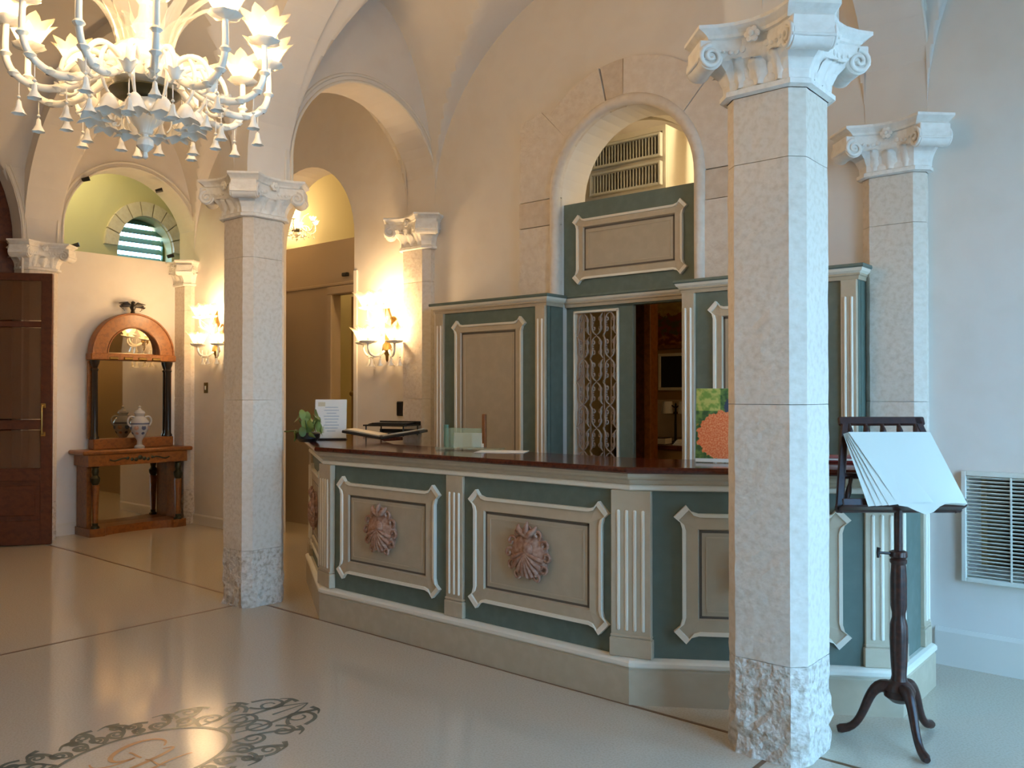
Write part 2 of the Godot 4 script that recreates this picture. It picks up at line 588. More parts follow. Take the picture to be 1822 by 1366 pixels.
func build_structure() -> void:
	var XE := 3.1      # window wall
	var ZF := 4.9       # wall behind the camera
	var XL := -10.6
	var ZB := -5.4
	# floor
	var st := S()
	bx(st, Vector3((XL + XE + 0.3) * 0.5, -0.1, (ZB + ZF) * 0.5), Vector3(XE + 0.3 - XL + 0.6, 0.2, ZF - ZB + 0.6))
	var fl := struct(st, "floor", M.floor, "polished cream terrazzo floor with thin brown inlay lines")
	for b in [[Vector3(-1.97 * 0.5 - 1.0, 0.0006, 0.0), Vector3(12.0, 0.0012, 0.02)], [Vector3(-BAY, 0.0006, 2.45), Vector3(0.02, 0.0012, 4.9)], [Vector3(0, 0.0006, 2.45), Vector3(0.02, 0.0012, 4.9)], [Vector3(-5.5, 0.0006, -2.48), Vector3(4.2, 0.0012, 0.02)]]:
		st = S()
		bx(st, b[0], b[1])
		part(st, "inlay_strip", M.strip, fl)
	floor_medallion(fl)
	# back wall with the arched passage and the arched office window
	var o := [Vector2(-8.05, 0)]
	o.append(Vector2(-6.35, 0))
	o.append_array(arc(-5.595, 3.0, 0.755, 0.755, 180, 0, 24))
	o.append(Vector2(-4.84, 0))
	o.append(Vector2(-2.4, 0))
	o.append_array(arc(-1.825, 2.98, 0.575, 0.575, 180, 0, 24))
	o.append(Vector2(-1.25, 0))
	o.append_array([Vector2(0.37, 0), Vector2(0.37, 5.2), Vector2(-8.05, 5.2)])
	st = S()
	prism(st, o, ZW - 0.3, ZW)
	for q in [[0.37, 1.03, 0.0, 0.51], [0.37, 1.03, 1.05, 5.2], [1.03, XE, 0.0, 5.2]]:   # round the duct opening of the air grille
		prism(st, [Vector2(q[0], q[2]), Vector2(q[1], q[2]), Vector2(q[1], q[3]), Vector2(q[0], q[3])], ZW - 0.3, ZW)
	var wb := struct(st, "wall_back", M.plaster, "cream plaster wall behind the reception counter")
	st = S()
	sweep(st, [Vector2(-2.0 * BAY + 0.17, ZW), Vector2(-6.37, ZW)], [Vector2(0, 0), Vector2(0.014, 0), Vector2(0.014, 0.1), Vector2(0.006, 0.115), Vector2(0, 0.115)])
	struct(st, "baseboard_back", M.trim, "low pale baseboard beneath the wall sconce by the mirror")
	st = S()
	sweep(st, [Vector2(0.2, ZW), Vector2(XE, ZW)], [Vector2(0, 0), Vector2(0.02, 0), Vector2(0.02, 0.185), Vector2(0.008, 0.205), Vector2(0, 0.205)])
	struct(st, "baseboard_right", M.trim, "tall pale baseboard beneath the white air grille")
	# pale edge strip on the passage jamb
	st = S()
	bx(st, Vector3(-4.81, 1.33, ZW + 0.008), Vector3(0.05, 2.66, 0.016), Transform3D(), 0.004)
	struct(st, "trim_1", M.trim, "narrow pale door casing beside the glass sconce")
	# arcade over the free columns
	o = [Vector2(XE, 5.2), Vector2(-8.05, 5.2), Vector2(-8.05, CAPT), Vector2(-2 * BAY + 0.17, CAPT)]
	for k in [-2, -1, 0]:
		var xa: float = k * BAY + 0.17
		var xb: float = (k + 1) * BAY - 0.17 if k < 0 else XE - 0.05
		o.append_array(arc((xa + xb) * 0.5, 3.1, (xb - xa) * 0.5, 1.5, 180, 0, 30))
		o.append(Vector2(xb, CAPT))
		if k < 0:
			o.append(Vector2(xb + 0.34, CAPT))
	o.append(Vector2(XE, CAPT))
	st = S()
	prism(st, o, -0.17, 0.17)
	struct(st, "wall_arcade", M.plaster, "plaster wall with round arches carried by the free columns")
	# cross arches from the free columns to the back wall
	var swap := Transform3D(Basis(Vector3(0, 0, -1), Vector3(0, 1, 0), Vector3(1, 0, 0)), Vector3.ZERO)   # local x runs to -z, local z to +x
	for k in [0, -1, -2]:
		o = [Vector2(0.17, CAPT)]
		o.append(Vector2(0.21, CAPT))
		o.append_array(arc(0.945, 3.22, 0.735, 0.735, 180, 0, 28))
		o.append_array([Vector2(1.68, CAPT), Vector2(1.7, CAPT), Vector2(1.7, 5.2), Vector2(0.17, 5.2)])
		st = S()
		prism(st, o, k * BAY - 0.17, k * BAY + 0.17, swap)
		var wc := struct(st, "wall_cross_arch", M.plaster, ["plaster cross arch between the near column and the window side wall", "plaster cross arch between the far column and the sconce wall", "plaster cross arch above the mirror wall"][-k])
		for e in [0.748, 0.80]:
			var path := [swap * Vector3(0.945 - e, CAPT, k * BAY + 0.172)]
			for p in arc(0.945, 3.22, e, e, 180, 0, 36):
				path.append(swap * Vector3(p.x, p.y, k * BAY + 0.172))
			path.append(swap * Vector3(0.945 + e - 0.012, CAPT, k * BAY + 0.172))
			bead(path, 0.013, M.trim, "arch_moulding", wc)
	# mirror wall (partition up to capital height), with the lit room above and behind it
	st = S()
	bx(st, Vector3(-8.04, 1.515, -0.85), Vector3(0.12, 3.03, 1.62))
	struct(st, "wall_mirror", M.plaster, "low cream partition wall behind the mirrored console")
	st = S()
	sweep(st, [Vector2(-7.98, -0.2), Vector2(-7.98, -1.66)], [Vector2(0, 0), Vector2(0.016, 0), Vector2(0.016, 0.11), Vector2(0.006, 0.13), Vector2(0, 0.13)])
	struct(st, "baseboard_mirror", M.trim, "low baseboard behind the console table")
	# door wall on the left
	o = [Vector2(-0.17, 0), Vector2(-0.19, 0)]
	o.append_array(arc(-1.84, 3.02, 1.65, 1.65, 0, 180, 30))
	o.append_array([Vector2(-3.49, 0), Vector2(-ZF, 0), Vector2(-ZF, 5.2), Vector2(-0.17, 5.2)])
	st = S()
	prism(st, o, -8.05, -7.71, swap)
	var wl := struct(st, "wall_left", M.plaster, "plaster wall around the large arched wooden doorway")
	for e in [1.665, 1.70]:
		var path := []
		for p in arc(-1.84, 3.02, e, e, 0, 180, 40):
			path.append(swap * Vector3(p.x, p.y, -7.708))
		bead(path, 0.009, M.trim, "arch_moulding", wl)
	# closing walls out of the picture
	st = S()
	bx(st, Vector3((XL + XE) * 0.5, 2.6, ZF + 0.15), Vector3(XE - XL + 0.6, 5.2, 0.3))
	struct(st, "wall_front", M.plaster_warm, "plain plaster wall opposite the reception counter")
	st = S()
	bx(st, Vector3(XL - 0.15, 2.6, ZF * 0.5), Vector3(0.3, 5.2, ZF))
	struct(st, "wall_far_left", M.plaster_warm, "plain plaster wall beyond the arched wooden doorway")
	st = S()
	bx(st, Vector3((XL + XE) * 0.5, 2.6, ZB - 0.15), Vector3(XE - XL + 0.6, 5.2, 0.3))
	struct(st, "wall_far_back", M.olive, "plain plaster wall behind the rear rooms")
	# window wall on the daylight side
	o = [Vector2(-ZF, 0), Vector2(-ZF, 5.2), Vector2(-ZB, 5.2), Vector2(-ZB, 0)]
	o.append_array([Vector2(1.5, 0), Vector2(1.5, 3.3), Vector2(0.32, 3.3), Vector2(0.32, 0)])
	o.append_array([Vector2(-0.3, 0), Vector2(-0.3, 3.6), Vector2(-2.2, 3.6), Vector2(-2.2, 0)])
	st = S()
	prism(st, o, XE, XE + 0.3, swap)
	struct(st, "wall_window", M.plaster, "plaster wall holding the tall glazed doors")
	for w in [[0.3, 2.2, 3.6, 3, 4], [-1.5, -0.32, 3.3, 2, 4]]:
		var za: float = w[0]
		var zb: float = w[1]
		var top: float = w[2]
		st = S()
		bx(st, Vector3(XE + 0.15, 0.04, (za + zb) * 0.5), Vector3(0.08, 0.08, zb - za))
		bx(st, Vector3(XE + 0.15, top - 0.04, (za + zb) * 0.5), Vector3(0.08, 0.08, zb - za))
		for i in int(w[3]) + 1:
			bx(st, Vector3(XE + 0.15, top * 0.5, lerpf(za + 0.03, zb - 0.03, float(i) / w[3])), Vector3(0.07, top, 0.06))
		for j in range(1, int(w[4])):
			bx(st, Vector3(XE + 0.15, top * j / w[4], (za + zb) * 0.5), Vector3(0.05, 0.05, zb - za))
		var wn := struct(st, "window_%d" % (1 if za > 0 else 2), M.door_wood, "tall glazed garden doors of the lobby" if za > 0 else "narrow glazed garden door of the aisle")
		for i in int(w[3]):
			for j in int(w[4]):
				st = S()
				var zc := lerpf(za + 0.03, zb - 0.03, (i + 0.5) / w[3])
				bx(st, Vector3(XE + 0.15, top * (j + 0.5) / w[4], zc), Vector3(0.006, top / w[4] - 0.05, (zb - za) / w[3] - 0.06))
				part(st, "pane", M.glass, wn)
	st = S()
	bx(st, Vector3(XE + 8.3, -0.12, 0), Vector3(16, 0.2, 30))
	struct(st, "ground", M.asphalt, "pale paved terrace outside the garden doors")
	# vaults and roof
	for k in [-2, -1, 0]:
		var nm: String = ["near the garden doors", "above the chandelier", "by the wooden doorway"][-k]
		vault("ceiling", k * BAY, (k + 1) * BAY if k < 0 else XE, 0.17, ZF, "groin vault of the hall " + nm)
		vault("ceiling_aisle", k * BAY + (0.17 if k > -3 else 0.0), ((k + 1) * BAY - 0.17 if k < 0 else XE), ZW, -0.17, "groin vault of the aisle " + ["near the garden doors", "above the reception counter", "by the mirrored console"][-k])
	st = S()
	bx(st, Vector3((XL + XE) * 0.5, 5.3, (ZB + ZF) * 0.5), Vector3(XE - XL + 0.6, 0.2, ZF - ZB + 0.6))
	struct(st, "ceiling_roof", M.plaster_warm, "flat roof slab over the rooms")
	rear_rooms()

func rear_rooms() -> void:
	# room seen through the lunette over the mirror wall
	var st := S()
	bx(st, Vector3(-9.3, 2.6, -0.08), Vector3(2.6, 5.2, 0.16))
	struct(st, "wall_side_room", M.olive, "olive wall of the small room behind the mirror wall")
	var swap := Transform3D(Basis(Vector3(0, 0, -1), Vector3(0, 1, 0), Vector3(1, 0, 0)), Vector3.ZERO)
	# its far wall with an arched stone window
	var wx := -9.25
	var zc := 1.84
	st = S()
	var oo := [Vector2(0.16, 0), Vector2(zc - 0.36, 0)]
	oo.append_array(arc(zc, 3.36, 0.36, 0.42, 180, 0, 20))
	oo.append_array([Vector2(zc + 0.36, 0), Vector2(3.4, 0), Vector2(3.4, 5.2), Vector2(0.16, 5.2)])
	var sd := S()
	bx(sd, Vector3(-8.65, 2.6, -3.45), Vector3(1.2, 5.2, 0.1))
	struct(sd, "wall_side_end", M.olive, "olive end wall of the small room behind the mirror wall")
	sd = S()
	bx(sd, Vector3(-8.0, 2.6, -3.68), Vector3(0.1, 5.2, 3.44))
	struct(sd, "wall_passage_side", M.olive, "olive side wall of the passage")
	prism(st, oo, wx - 0.3, wx, swap)
	var wr := struct(st, "wall_side_window", M.olive, "olive wall with a small arched stone window")
	st = S()
	bx(st, Vector3(wx - 0.15, 1.0, -zc), Vector3(0.3, 2.0, 0.72))
	part(st, "window_breast", M.olive, wr)
	for i in 9:   # stones of its arch
		st = S()
		var a0 := 180.0 * i / 9.0 + 0.8
		var a1 := 180.0 * (i + 1) / 9.0 - 0.8
		var q := arc(zc, 3.36, 0.37, 0.43, a0, a1, 3)
		var q2 := arc(zc, 3.36, 0.54, 0.61, a0, a1, 3)
		q2.reverse()
		q.append_array(q2)
		prism(st, q, wx - 0.02, wx + 0.05, swap)
		part(st, "voussoir", M.arch_stone, wr)
	# louvred shutter and daylight beyond it
	var w3 := thing("louvre_shutter", "green louvred shutter in the small arched window", "shutter", Vector3(wx - 0.2, 2.0, -zc))
	st = S()
	for sz in [-0.34, 0.34]:
		bx(st, Vector3(0, 0.9, sz), Vector3(0.04, 1.8, 0.03))
	part(st, "frame", M.leaf, w3)
	for i in 15:
		st = S()
		bx(st, Vector3.ZERO, Vector3(0.11, 0.012, 0.64), Transform3D(Basis(Vector3.BACK, -0.75), Vector3(0, 0.06 + i * 0.12, 0)))
		part(st, "slat", M.shutter, w3)
	# passage partition behind the sconce wall, with its doorway
	var o := [Vector2(-7.95, 0), Vector2(-6.16, 0), Vector2(-6.16, 2.6), Vector2(-5.3, 2.6), Vector2(-5.3, 0), Vector2(-3.6, 0), Vector2(-3.6, 3.2), Vector2(-7.95, 3.2)]
	st = S()
	prism(st, o, -2.55, -2.45)
	var wp := struct(st, "wall_passage", M.partition, "brown painted partition at the end of the passage")
	st = S()
	bx(st, Vector3(-5.8, 2.71, -2.44), Vector3(4.28, 0.035, 0.03), Transform3D(), 0.008)
	part(st, "picture_rail", M.partition, wp)
	st = S()
	for sx in [-6.2, -5.26]:
		bx(st, Vector3(sx, 1.3, -2.44), Vector3(0.09, 2.6, 0.05), Transform3D(), 0.01)
	bx(st, Vector3(-5.73, 2.64, -2.44), Vector3(1.03, 0.09, 0.05), Transform3D(), 0.01)
	struct(st, "trim_2", M.partition, "brown door casing in the passage partition")
	var dc := thing("door_closer", "small dark door closer above the curtained doorway", "door closer", onz(614, 488, -2.42))
	st = S()
	bx(st, Vector3.ZERO, Vector3(0.09, 0.04, 0.04), Transform3D(), 0.006)
	part(st, "body", M.black, dc)
	st = S()
	tube(st, [Vector3(0.03, 0, 0), Vector3(0.07, -0.015, 0.05)], 0.006, 6)
	part(st, "arm", M.black, dc)
	# curtain in that doorway
	var cu := thing("door_curtain", "gold brown curtain tied back in the passage doorway", "curtain", Vector3(-6.05, 0, -2.62))
	st = S()
	st.set_smooth_group(1)
	var rows := []
	for i in 31:
		var y := 2.58 * (1.0 - i / 30.0)
		var pinch := 1.0 - 0.55 * exp(-pow((y - 1.5) / 0.28, 2.0))
		var row := []
		for j in 41:
			var t := j / 40.0
			row.append(Vector3(0.02 + t * 0.42 * pinch, y, 0.035 * sin(t * 44.0) * (0.6 + 0.4 * pinch)))
		rows.append(row)
	for i in 30:
		for j in 40:
			pg(st, [rows[i][j], rows[i][j + 1], rows[i + 1][j + 1], rows[i + 1][j]], Vector3.BACK)
	part(st, "cloth", M.curtain, cu)
	st = S()
	bx(st, Vector3(0.12, 1.5, 0.0), Vector3(0.24, 0.06, 0.1), Transform3D(), 0.02)
	part(st, "tie", M.old_brass, cu)
	# rear rooms: dividing wall and low ceilings
	st = S()
	bx(st, Vector3(-3.5, 2.6, -3.68), Vector3(0.2, 5.2, 3.44))
	struct(st, "wall_divider", M.olive, "wall between the passage and the back office")
	st = S()
	bx(st, Vector3(0.3, 2.6, -3.68), Vector3(0.2, 5.2, 3.44))
	struct(st, "wall_office_side", M.office_wall, "side wall of the back office")

# ---------------------------------------------------------------- floor medallion
func ribbon(st: SurfaceTool, pts: Array, w0: float, w1: float, y: float) -> void:   # flat inlay strip along points (x, z)
	var n := pts.size()
	var l := []
	var r := []
	for i in n:
		var d: Vector2 = (pts[min(i + 1, n - 1)] - pts[max(i - 1, 0)]).normalized()
		var w := lerpf(w0, w1, float(i) / (n - 1)) * 0.62
		var p: Vector2 = pts[i]
		l.append(Vector3(p.x - d.y * w, y, p.y + d.x * w))
		r.append(Vector3(p.x + d.y * w, y, p.y - d.x * w))
	for i in n - 1:
		pg(st, [l[i], l[i + 1], r[i + 1], r[i]], Vector3.UP)

func spiral(c: Vector2, r0: float, r1: float, a0: float, turns: float) -> Array:
	var out := []
	var n := int(absf(turns) * 22) + 6
	for i in n + 1:
		var t := float(i) / n
		var a := a0 + turns * TAU * t
		out.append(c + Vector2(cos(a), sin(a)) * lerpf(r0, r1, sqrt(t)))
	return out

func bez(a: Vector2, b: Vector2, c: Vector2, d: Vector2, n := 14) -> Array:
	var out := []
	for i in n + 1:
		out.append(a.bezier_interpolate(b, c, d, float(i) / n))
	return out

func floor_medallion(fl: Node) -> void:
	var c := Vector2(-1.965, 1.80)
	var y := 0.0013
	var st := S()
	ribbon(st, arc(c.x, c.y, 0.26, 0.365, 0, 360, 60), 0.014, 0.014, y)
	var o := part(st, "oval_border", M.green_inlay, fl)
	o.set_meta("label", "dark green oval ring inlaid in the floor")
	# scrolls between the oval and a pointed outline
	var out_r := func(a: float) -> float:   # radius of the outline at an angle from the z axis
		return 0.43 + 0.37 * pow(absf(cos(a)), 5.0) + 0.03 * cos(a * 8.0)
	for side in [-1.0, 1.0]:
		for k in 12:
			var a := (k + 0.5) / 12.0 * PI
			var rin := 1.0 / sqrt(pow(sin(a) / 0.26, 2.0) + pow(cos(a) / 0.365, 2.0))
			var ro: float = out_r.call(a)
			st = S()
			var dir := Vector2(side * sin(a), -cos(a))
			var tang := Vector2(side * cos(a), sin(a))
			var rm := (rin + ro) * 0.5
			var half := (ro - rin) * 0.27
			var cc := c + dir * (rin + half + 0.016)
			var sg := 1.0 if k % 2 == 0 else -1.0
			ribbon(st, spiral(cc, half, half * 0.22, dir.angle() + PI, sg * side * 1.5), 0.017, 0.009, y)
			var c2 := c + dir * (ro - half * 0.9) + tang * (0.025 * sg)
			ribbon(st, spiral(c2, half * 0.9, half * 0.2, dir.angle() + sg * side * 1.8, -sg * side * 1.35), 0.017, 0.008, y)
			ribbon(st, bez(c + dir * (rin + 0.01), c + dir * rm + tang * 0.05 * sg, c + dir * rm - tang * 0.05, c + dir * (ro + 0.012), 10), 0.008, 0.022, y)
			ribbon(st, bez(c + dir * ro - tang * 0.05, c + dir * (ro + 0.01), c + dir * (ro + 0.02), c + dir * (ro - 0.02) + tang * 0.05, 8), 0.02, 0.006, y)
			part(st, "scroll_inlay", M.green_inlay, fl)
	for s in [-1.0, 1.0]:   # pointed finials on the long axis
		st = S()
		ribbon(st, [c + Vector2(0, s * 0.62), c + Vector2(0, s * 0.72), c + Vector2(0.0, s * 0.82)], 0.012, 0.004, y)
		for e in [-1.0, 1.0]:
			ribbon(st, bez(c + Vector2(e * 0.16, s * 0.6), c + Vector2(e * 0.07, s * 0.62), c + Vector2(e * 0.06, s * 0.74), c + Vector2(0, s * 0.82)), 0.016, 0.006, y)
		part(st, "finial_inlay", M.green_inlay, fl)
	# two script capitals
	var g := S()
	var sh := func(p: Vector2) -> Vector2: return c + Vector2(p.x - p.y * 0.28, -p.y)
	var put_curve := func(gs: SurfaceTool, pts: Array, w0: float, w1: float) -> void:
		var q := []
		for p in pts:
			q.append(sh.call(p))
		ribbon(gs, q, w0, w1, y)
	put_curve.call(g, bez(Vector2(-0.02, 0.12), Vector2(-0.07, 0.2), Vector2(-0.17, 0.1), Vector2(-0.16, 0.0)), 0.006, 0.02)
	put_curve.call(g, bez(Vector2(-0.16, 0.0), Vector2(-0.15, -0.13), Vector2(-0.05, -0.12), Vector2(-0.035, -0.02)), 0.02, 0.01)
	put_curve.call(g, bez(Vector2(-0.1, -0.01), Vector2(-0.06, 0.0), Vector2(-0.03, -0.01), Vector2(-0.01, 0.0), 8), 0.008, 0.008)
	put_curve.call(g, bez(Vector2(-0.035, -0.02), Vector2(-0.04, -0.12), Vector2(-0.09, -0.2), Vector2(-0.15, -0.17)), 0.012, 0.006)
	part(g, "letter_inlay", M.orange_inlay, fl)
	g = S()
	put_curve.call(g, bez(Vector2(0.0, 0.1), Vector2(0.03, 0.17), Vector2(0.05, 0.14), Vector2(0.045, 0.02)), 0.006, 0.018)
	put_curve.call(g, bez(Vector2(0.045, 0.02), Vector2(0.04, -0.1), Vector2(0.02, -0.14), Vector2(-0.02, -0.11)), 0.018, 0.007)
	put_curve.call(g, bez(Vector2(0.15, 0.16), Vector2(0.11, 0.1), Vector2(0.11, -0.05), Vector2(0.13, -0.12)), 0.007, 0.018)
	put_curve.call(g, bez(Vector2(0.13, -0.12), Vector2(0.14, -0.15), Vector2(0.17, -0.13), Vector2(0.18, -0.09), 8), 0.012, 0.005)
	put_curve.call(g, bez(Vector2(0.02, 0.0), Vector2(0.06, 0.03), Vector2(0.1, -0.01), Vector2(0.14, 0.03), 10), 0.008, 0.008)
	part(g, "letter_inlay", M.orange_inlay, fl)

# ---------------------------------------------------------------- joinery shared by counter and cabinets
func eared(hw: float, hh: float, e: float, xf: Transform3D, z: float) -> Array:
	var out := []
	for q in [[1, 1, false], [-1, 1, true], [-1, -1, false], [1, -1, true]]:
		var c := [Vector2(hw, hh - 1.7 * e), Vector2(hw + 0.22 * e, hh - 0.95 * e), Vector2(hw + 0.9 * e, hh - 0.38 * e), Vector2(hw - 0.38 * e, hh + 0.9 * e), Vector2(hw - 0.95 * e, hh + 0.22 * e), Vector2(hw - 1.7 * e, hh)]
		if q[2]:
			c.reverse()
		for p in c:
			out.append(xf * Vector3(p.x * q[0], p.y * q[1], z))
	return out

func eared_inner(hw: float, hh: float, e: float, iw: float, ih: float, xf: Transform3D, z: float) -> Array:
	var out := []
	for q in [[1, 1, false], [-1, 1, true], [-1, -1, false], [1, -1, true]]:
		var c := [Vector2(iw, min(ih, hh - 1.7 * e)), Vector2(iw, ih), Vector2(iw, ih), Vector2(iw, ih), Vector2(iw, ih), Vector2(min(iw, hw - 1.7 * e), ih)]
		if q[2]:
			c.reverse()
		for p in c:
			out.append(xf * Vector3(p.x * q[0], p.y * q[1], z))
	return out

func flat_ring(st: SurfaceTool, a: Array, b: Array, n: Vector3) -> void:
	for i in a.size():
		var k := (i + 1) % a.size()
		pg(st, [a[i], b[i], b[k], a[k]], n)

func eared_panel(parent: Node, at: Transform3D, w: float, h: float, fw: float, e := 0.045) -> MeshInstance3D:   # w, h over the ears; fw is the frame's width
	var hw := w * 0.5 - 0.9 * e
	var hh := h * 0.5 - 0.9 * e
	var iw := hw - fw
	var ih := hh - fw
	var n := at.basis.z
	var st := S()
	bx(st, Vector3(0, 0, 0.003), Vector3((iw - 0.008) * 2, (ih - 0.008) * 2, 0.012), at)
	var field := part(st, "panel_field", M.panel, parent)
	st = S()
	var o0 := eared(hw, hh, e, at, 0.0)
	var o1 := eared(hw, hh, e, at, 0.026)
	var o2 := eared(hw - 0.016, hh - 0.016, e * 0.86, at, 0.024)
	var o3 := eared(hw - 0.018, hh - 0.018, e * 0.86, at, 0.015)
	for i in o0.size():
		var k := (i + 1) % o0.size()
		var mid: Vector3 = (o0[i] + o0[k]) * 0.5 - at.origin
		pg(st, [o0[i], o1[i], o1[k], o0[k]], mid)
	flat_ring(st, o1, o2, n)
	flat_ring(st, o2, o3, n - (at.basis.x) * 0.0)
	part(st, "edge_bead", M.cream, field)
	st = S()
	var i1 := eared_inner(hw - 0.018, hh - 0.018, e * 0.86, iw + 0.012, ih + 0.012, at, 0.02)
	var i2 := eared_inner(hw - 0.018, hh - 0.018, e * 0.86, iw + 0.004, ih + 0.004, at, 0.004)
	flat_ring(st, o3, i1, n)
	flat_ring(st, i1, i2, n)
	part(st, "frame", M.beige, field)
	st = S()
	for sg in [-1.0, 1.0]:
		bx(st, Vector3(0, sg * (ih - 0.002), 0.004), Vector3(iw * 2 + 0.008, 0.012, 0.008), at)
		bx(st, Vector3(sg * (iw - 0.002), 0, 0.004), Vector3(0.012, ih * 2 + 0.008, 0.008), at)
	part(st, "groove_line", M.groove, field)
	st = S()
	var lw := iw - 0.03
	var lh := ih - 0.03
	for sg in [-1.0, 1.0]:
		bx(st, Vector3(0, sg * lh, 0.009), Vector3(lw * 2 + 0.006, 0.006, 0.006), at)
		bx(st, Vector3(sg * lw, 0, 0.009), Vector3(0.006, lh * 2 + 0.006, 0.006), at)
	part(st, "inner_line", M.beige, field)
	return field

func fluted_pilaster(parent: Node, at: Transform3D, w: float, y0: float, y1: float, flutes: int) -> MeshInstance3D:   # at: middle of the foot, z outwards
	var st := S()
	var h := y1 - y0
	bx(st, Vector3(0, y0 + h * 0.5, 0.0), Vector3(w, h, 0.036), at, 0.003)
	bx(st, Vector3(0, y0 + 0.045, 0.004), Vector3(w + 0.014, 0.09, 0.044), at, 0.004)
	bx(st, Vector3(0, y0 + 0.1, 0.003), Vector3(w + 0.006, 0.014, 0.042), at, 0.004)
	var o := part(st, "pilaster", M.beige, parent)
	for i in flutes:
		var x := (i + 0.5 - flutes * 0.5) * (w * 0.82 / flutes)
		var s := S()
		bx(s, Vector3(x, y0 + 0.125 + (h - 0.22) * 0.5, 0.019), Vector3(w * 0.82 / flutes * 0.42, h - 0.22, 0.014), at, 0.005)
		part(s, "flute", M.cream, o)
	return o

func frame_xf(a: Vector2, b: Vector2) -> Transform3D:   # x along a to b, z outwards
	var d := (b - a).normalized()
	return Transform3D(Basis(Vector3(d.x, 0, d.y), Vector3.UP, Vector3(-d.y, 0, d.x)), Vector3(a.x, 0, a.y))

func shell(parent: Node, at: Transform3D) -> void:
	var st := S()
	var turn := Transform3D(Basis(Vector3.RIGHT, PI / 2), Vector3.ZERO)   # lathe axis towards the viewer
	lathe(st, [Vector2(0.125, 0.0), Vector2(0.128, 0.012), Vector2(0.112, 0.028), Vector2(0.075, 0.042), Vector2(0.0, 0.05)], 48, at * turn, 12, 0.05)
	for i in 9:   # fan of ribs opening downwards
		var a := deg_to_rad(lerpf(-158, -22, i / 8.0))
		var pts := []
		var rd := []
		for k in 7:
			var t := k / 6.0
			pts.append(at * Vector3(cos(a) * 0.118 * t * 0.95, 0.03 + sin(a) * (0.03 + 0.118 * t), 0.05 - 0.022 * t * t + 0.006 * sin(t * PI)))
			rd.append(0.007 + 0.007 * t)
		tube(st, pts, rd, 6)
	for i in 11:   # curled rim
		var a := deg_to_rad(lerpf(-60, 240, i / 10.0))
		var c := Vector3(cos(a) * 0.128, sin(a) * 0.128, 0.02)
		var pts := []
		for k in 12:
			var t := k / 11.0
			var b := a + PI + t * TAU * 1.1
			pts.append(at * (c + Vector3(cos(b), sin(b), 0) * lerpf(0.03, 0.008, t) + Vector3(0, 0, 0.014 * t)))
		tube(st, pts, 0.0085, 5)
	for sg in [-1.0, 0.0, 1.0]:   # crest
		var pts := []
		for k in 6:
			var t := k / 5.0
			pts.append(at * Vector3(sg * 0.06 * sin(t * 1.6), 0.1 + 0.075 * t - absf(sg) * 0.02 * t, 0.03 + 0.012 * sin(t * PI)))
		tube(st, pts, [0.018, 0.019, 0.018, 0.015, 0.011, 0.006], 6)
	lathe(st, [Vector2(0.034, 0.0), Vector2(0.034, 0.014), Vector2(0.02, 0.026), Vector2(0.0, 0.03)], 14, at * Transform3D(Basis(Vector3.RIGHT, PI / 2), Vector3(0.012, 0.035, 0.034)))
	var o := part(st, "shell_ornament", M.terracotta, parent)
	o.set_meta("label", "carved terracotta pink shell ornament")

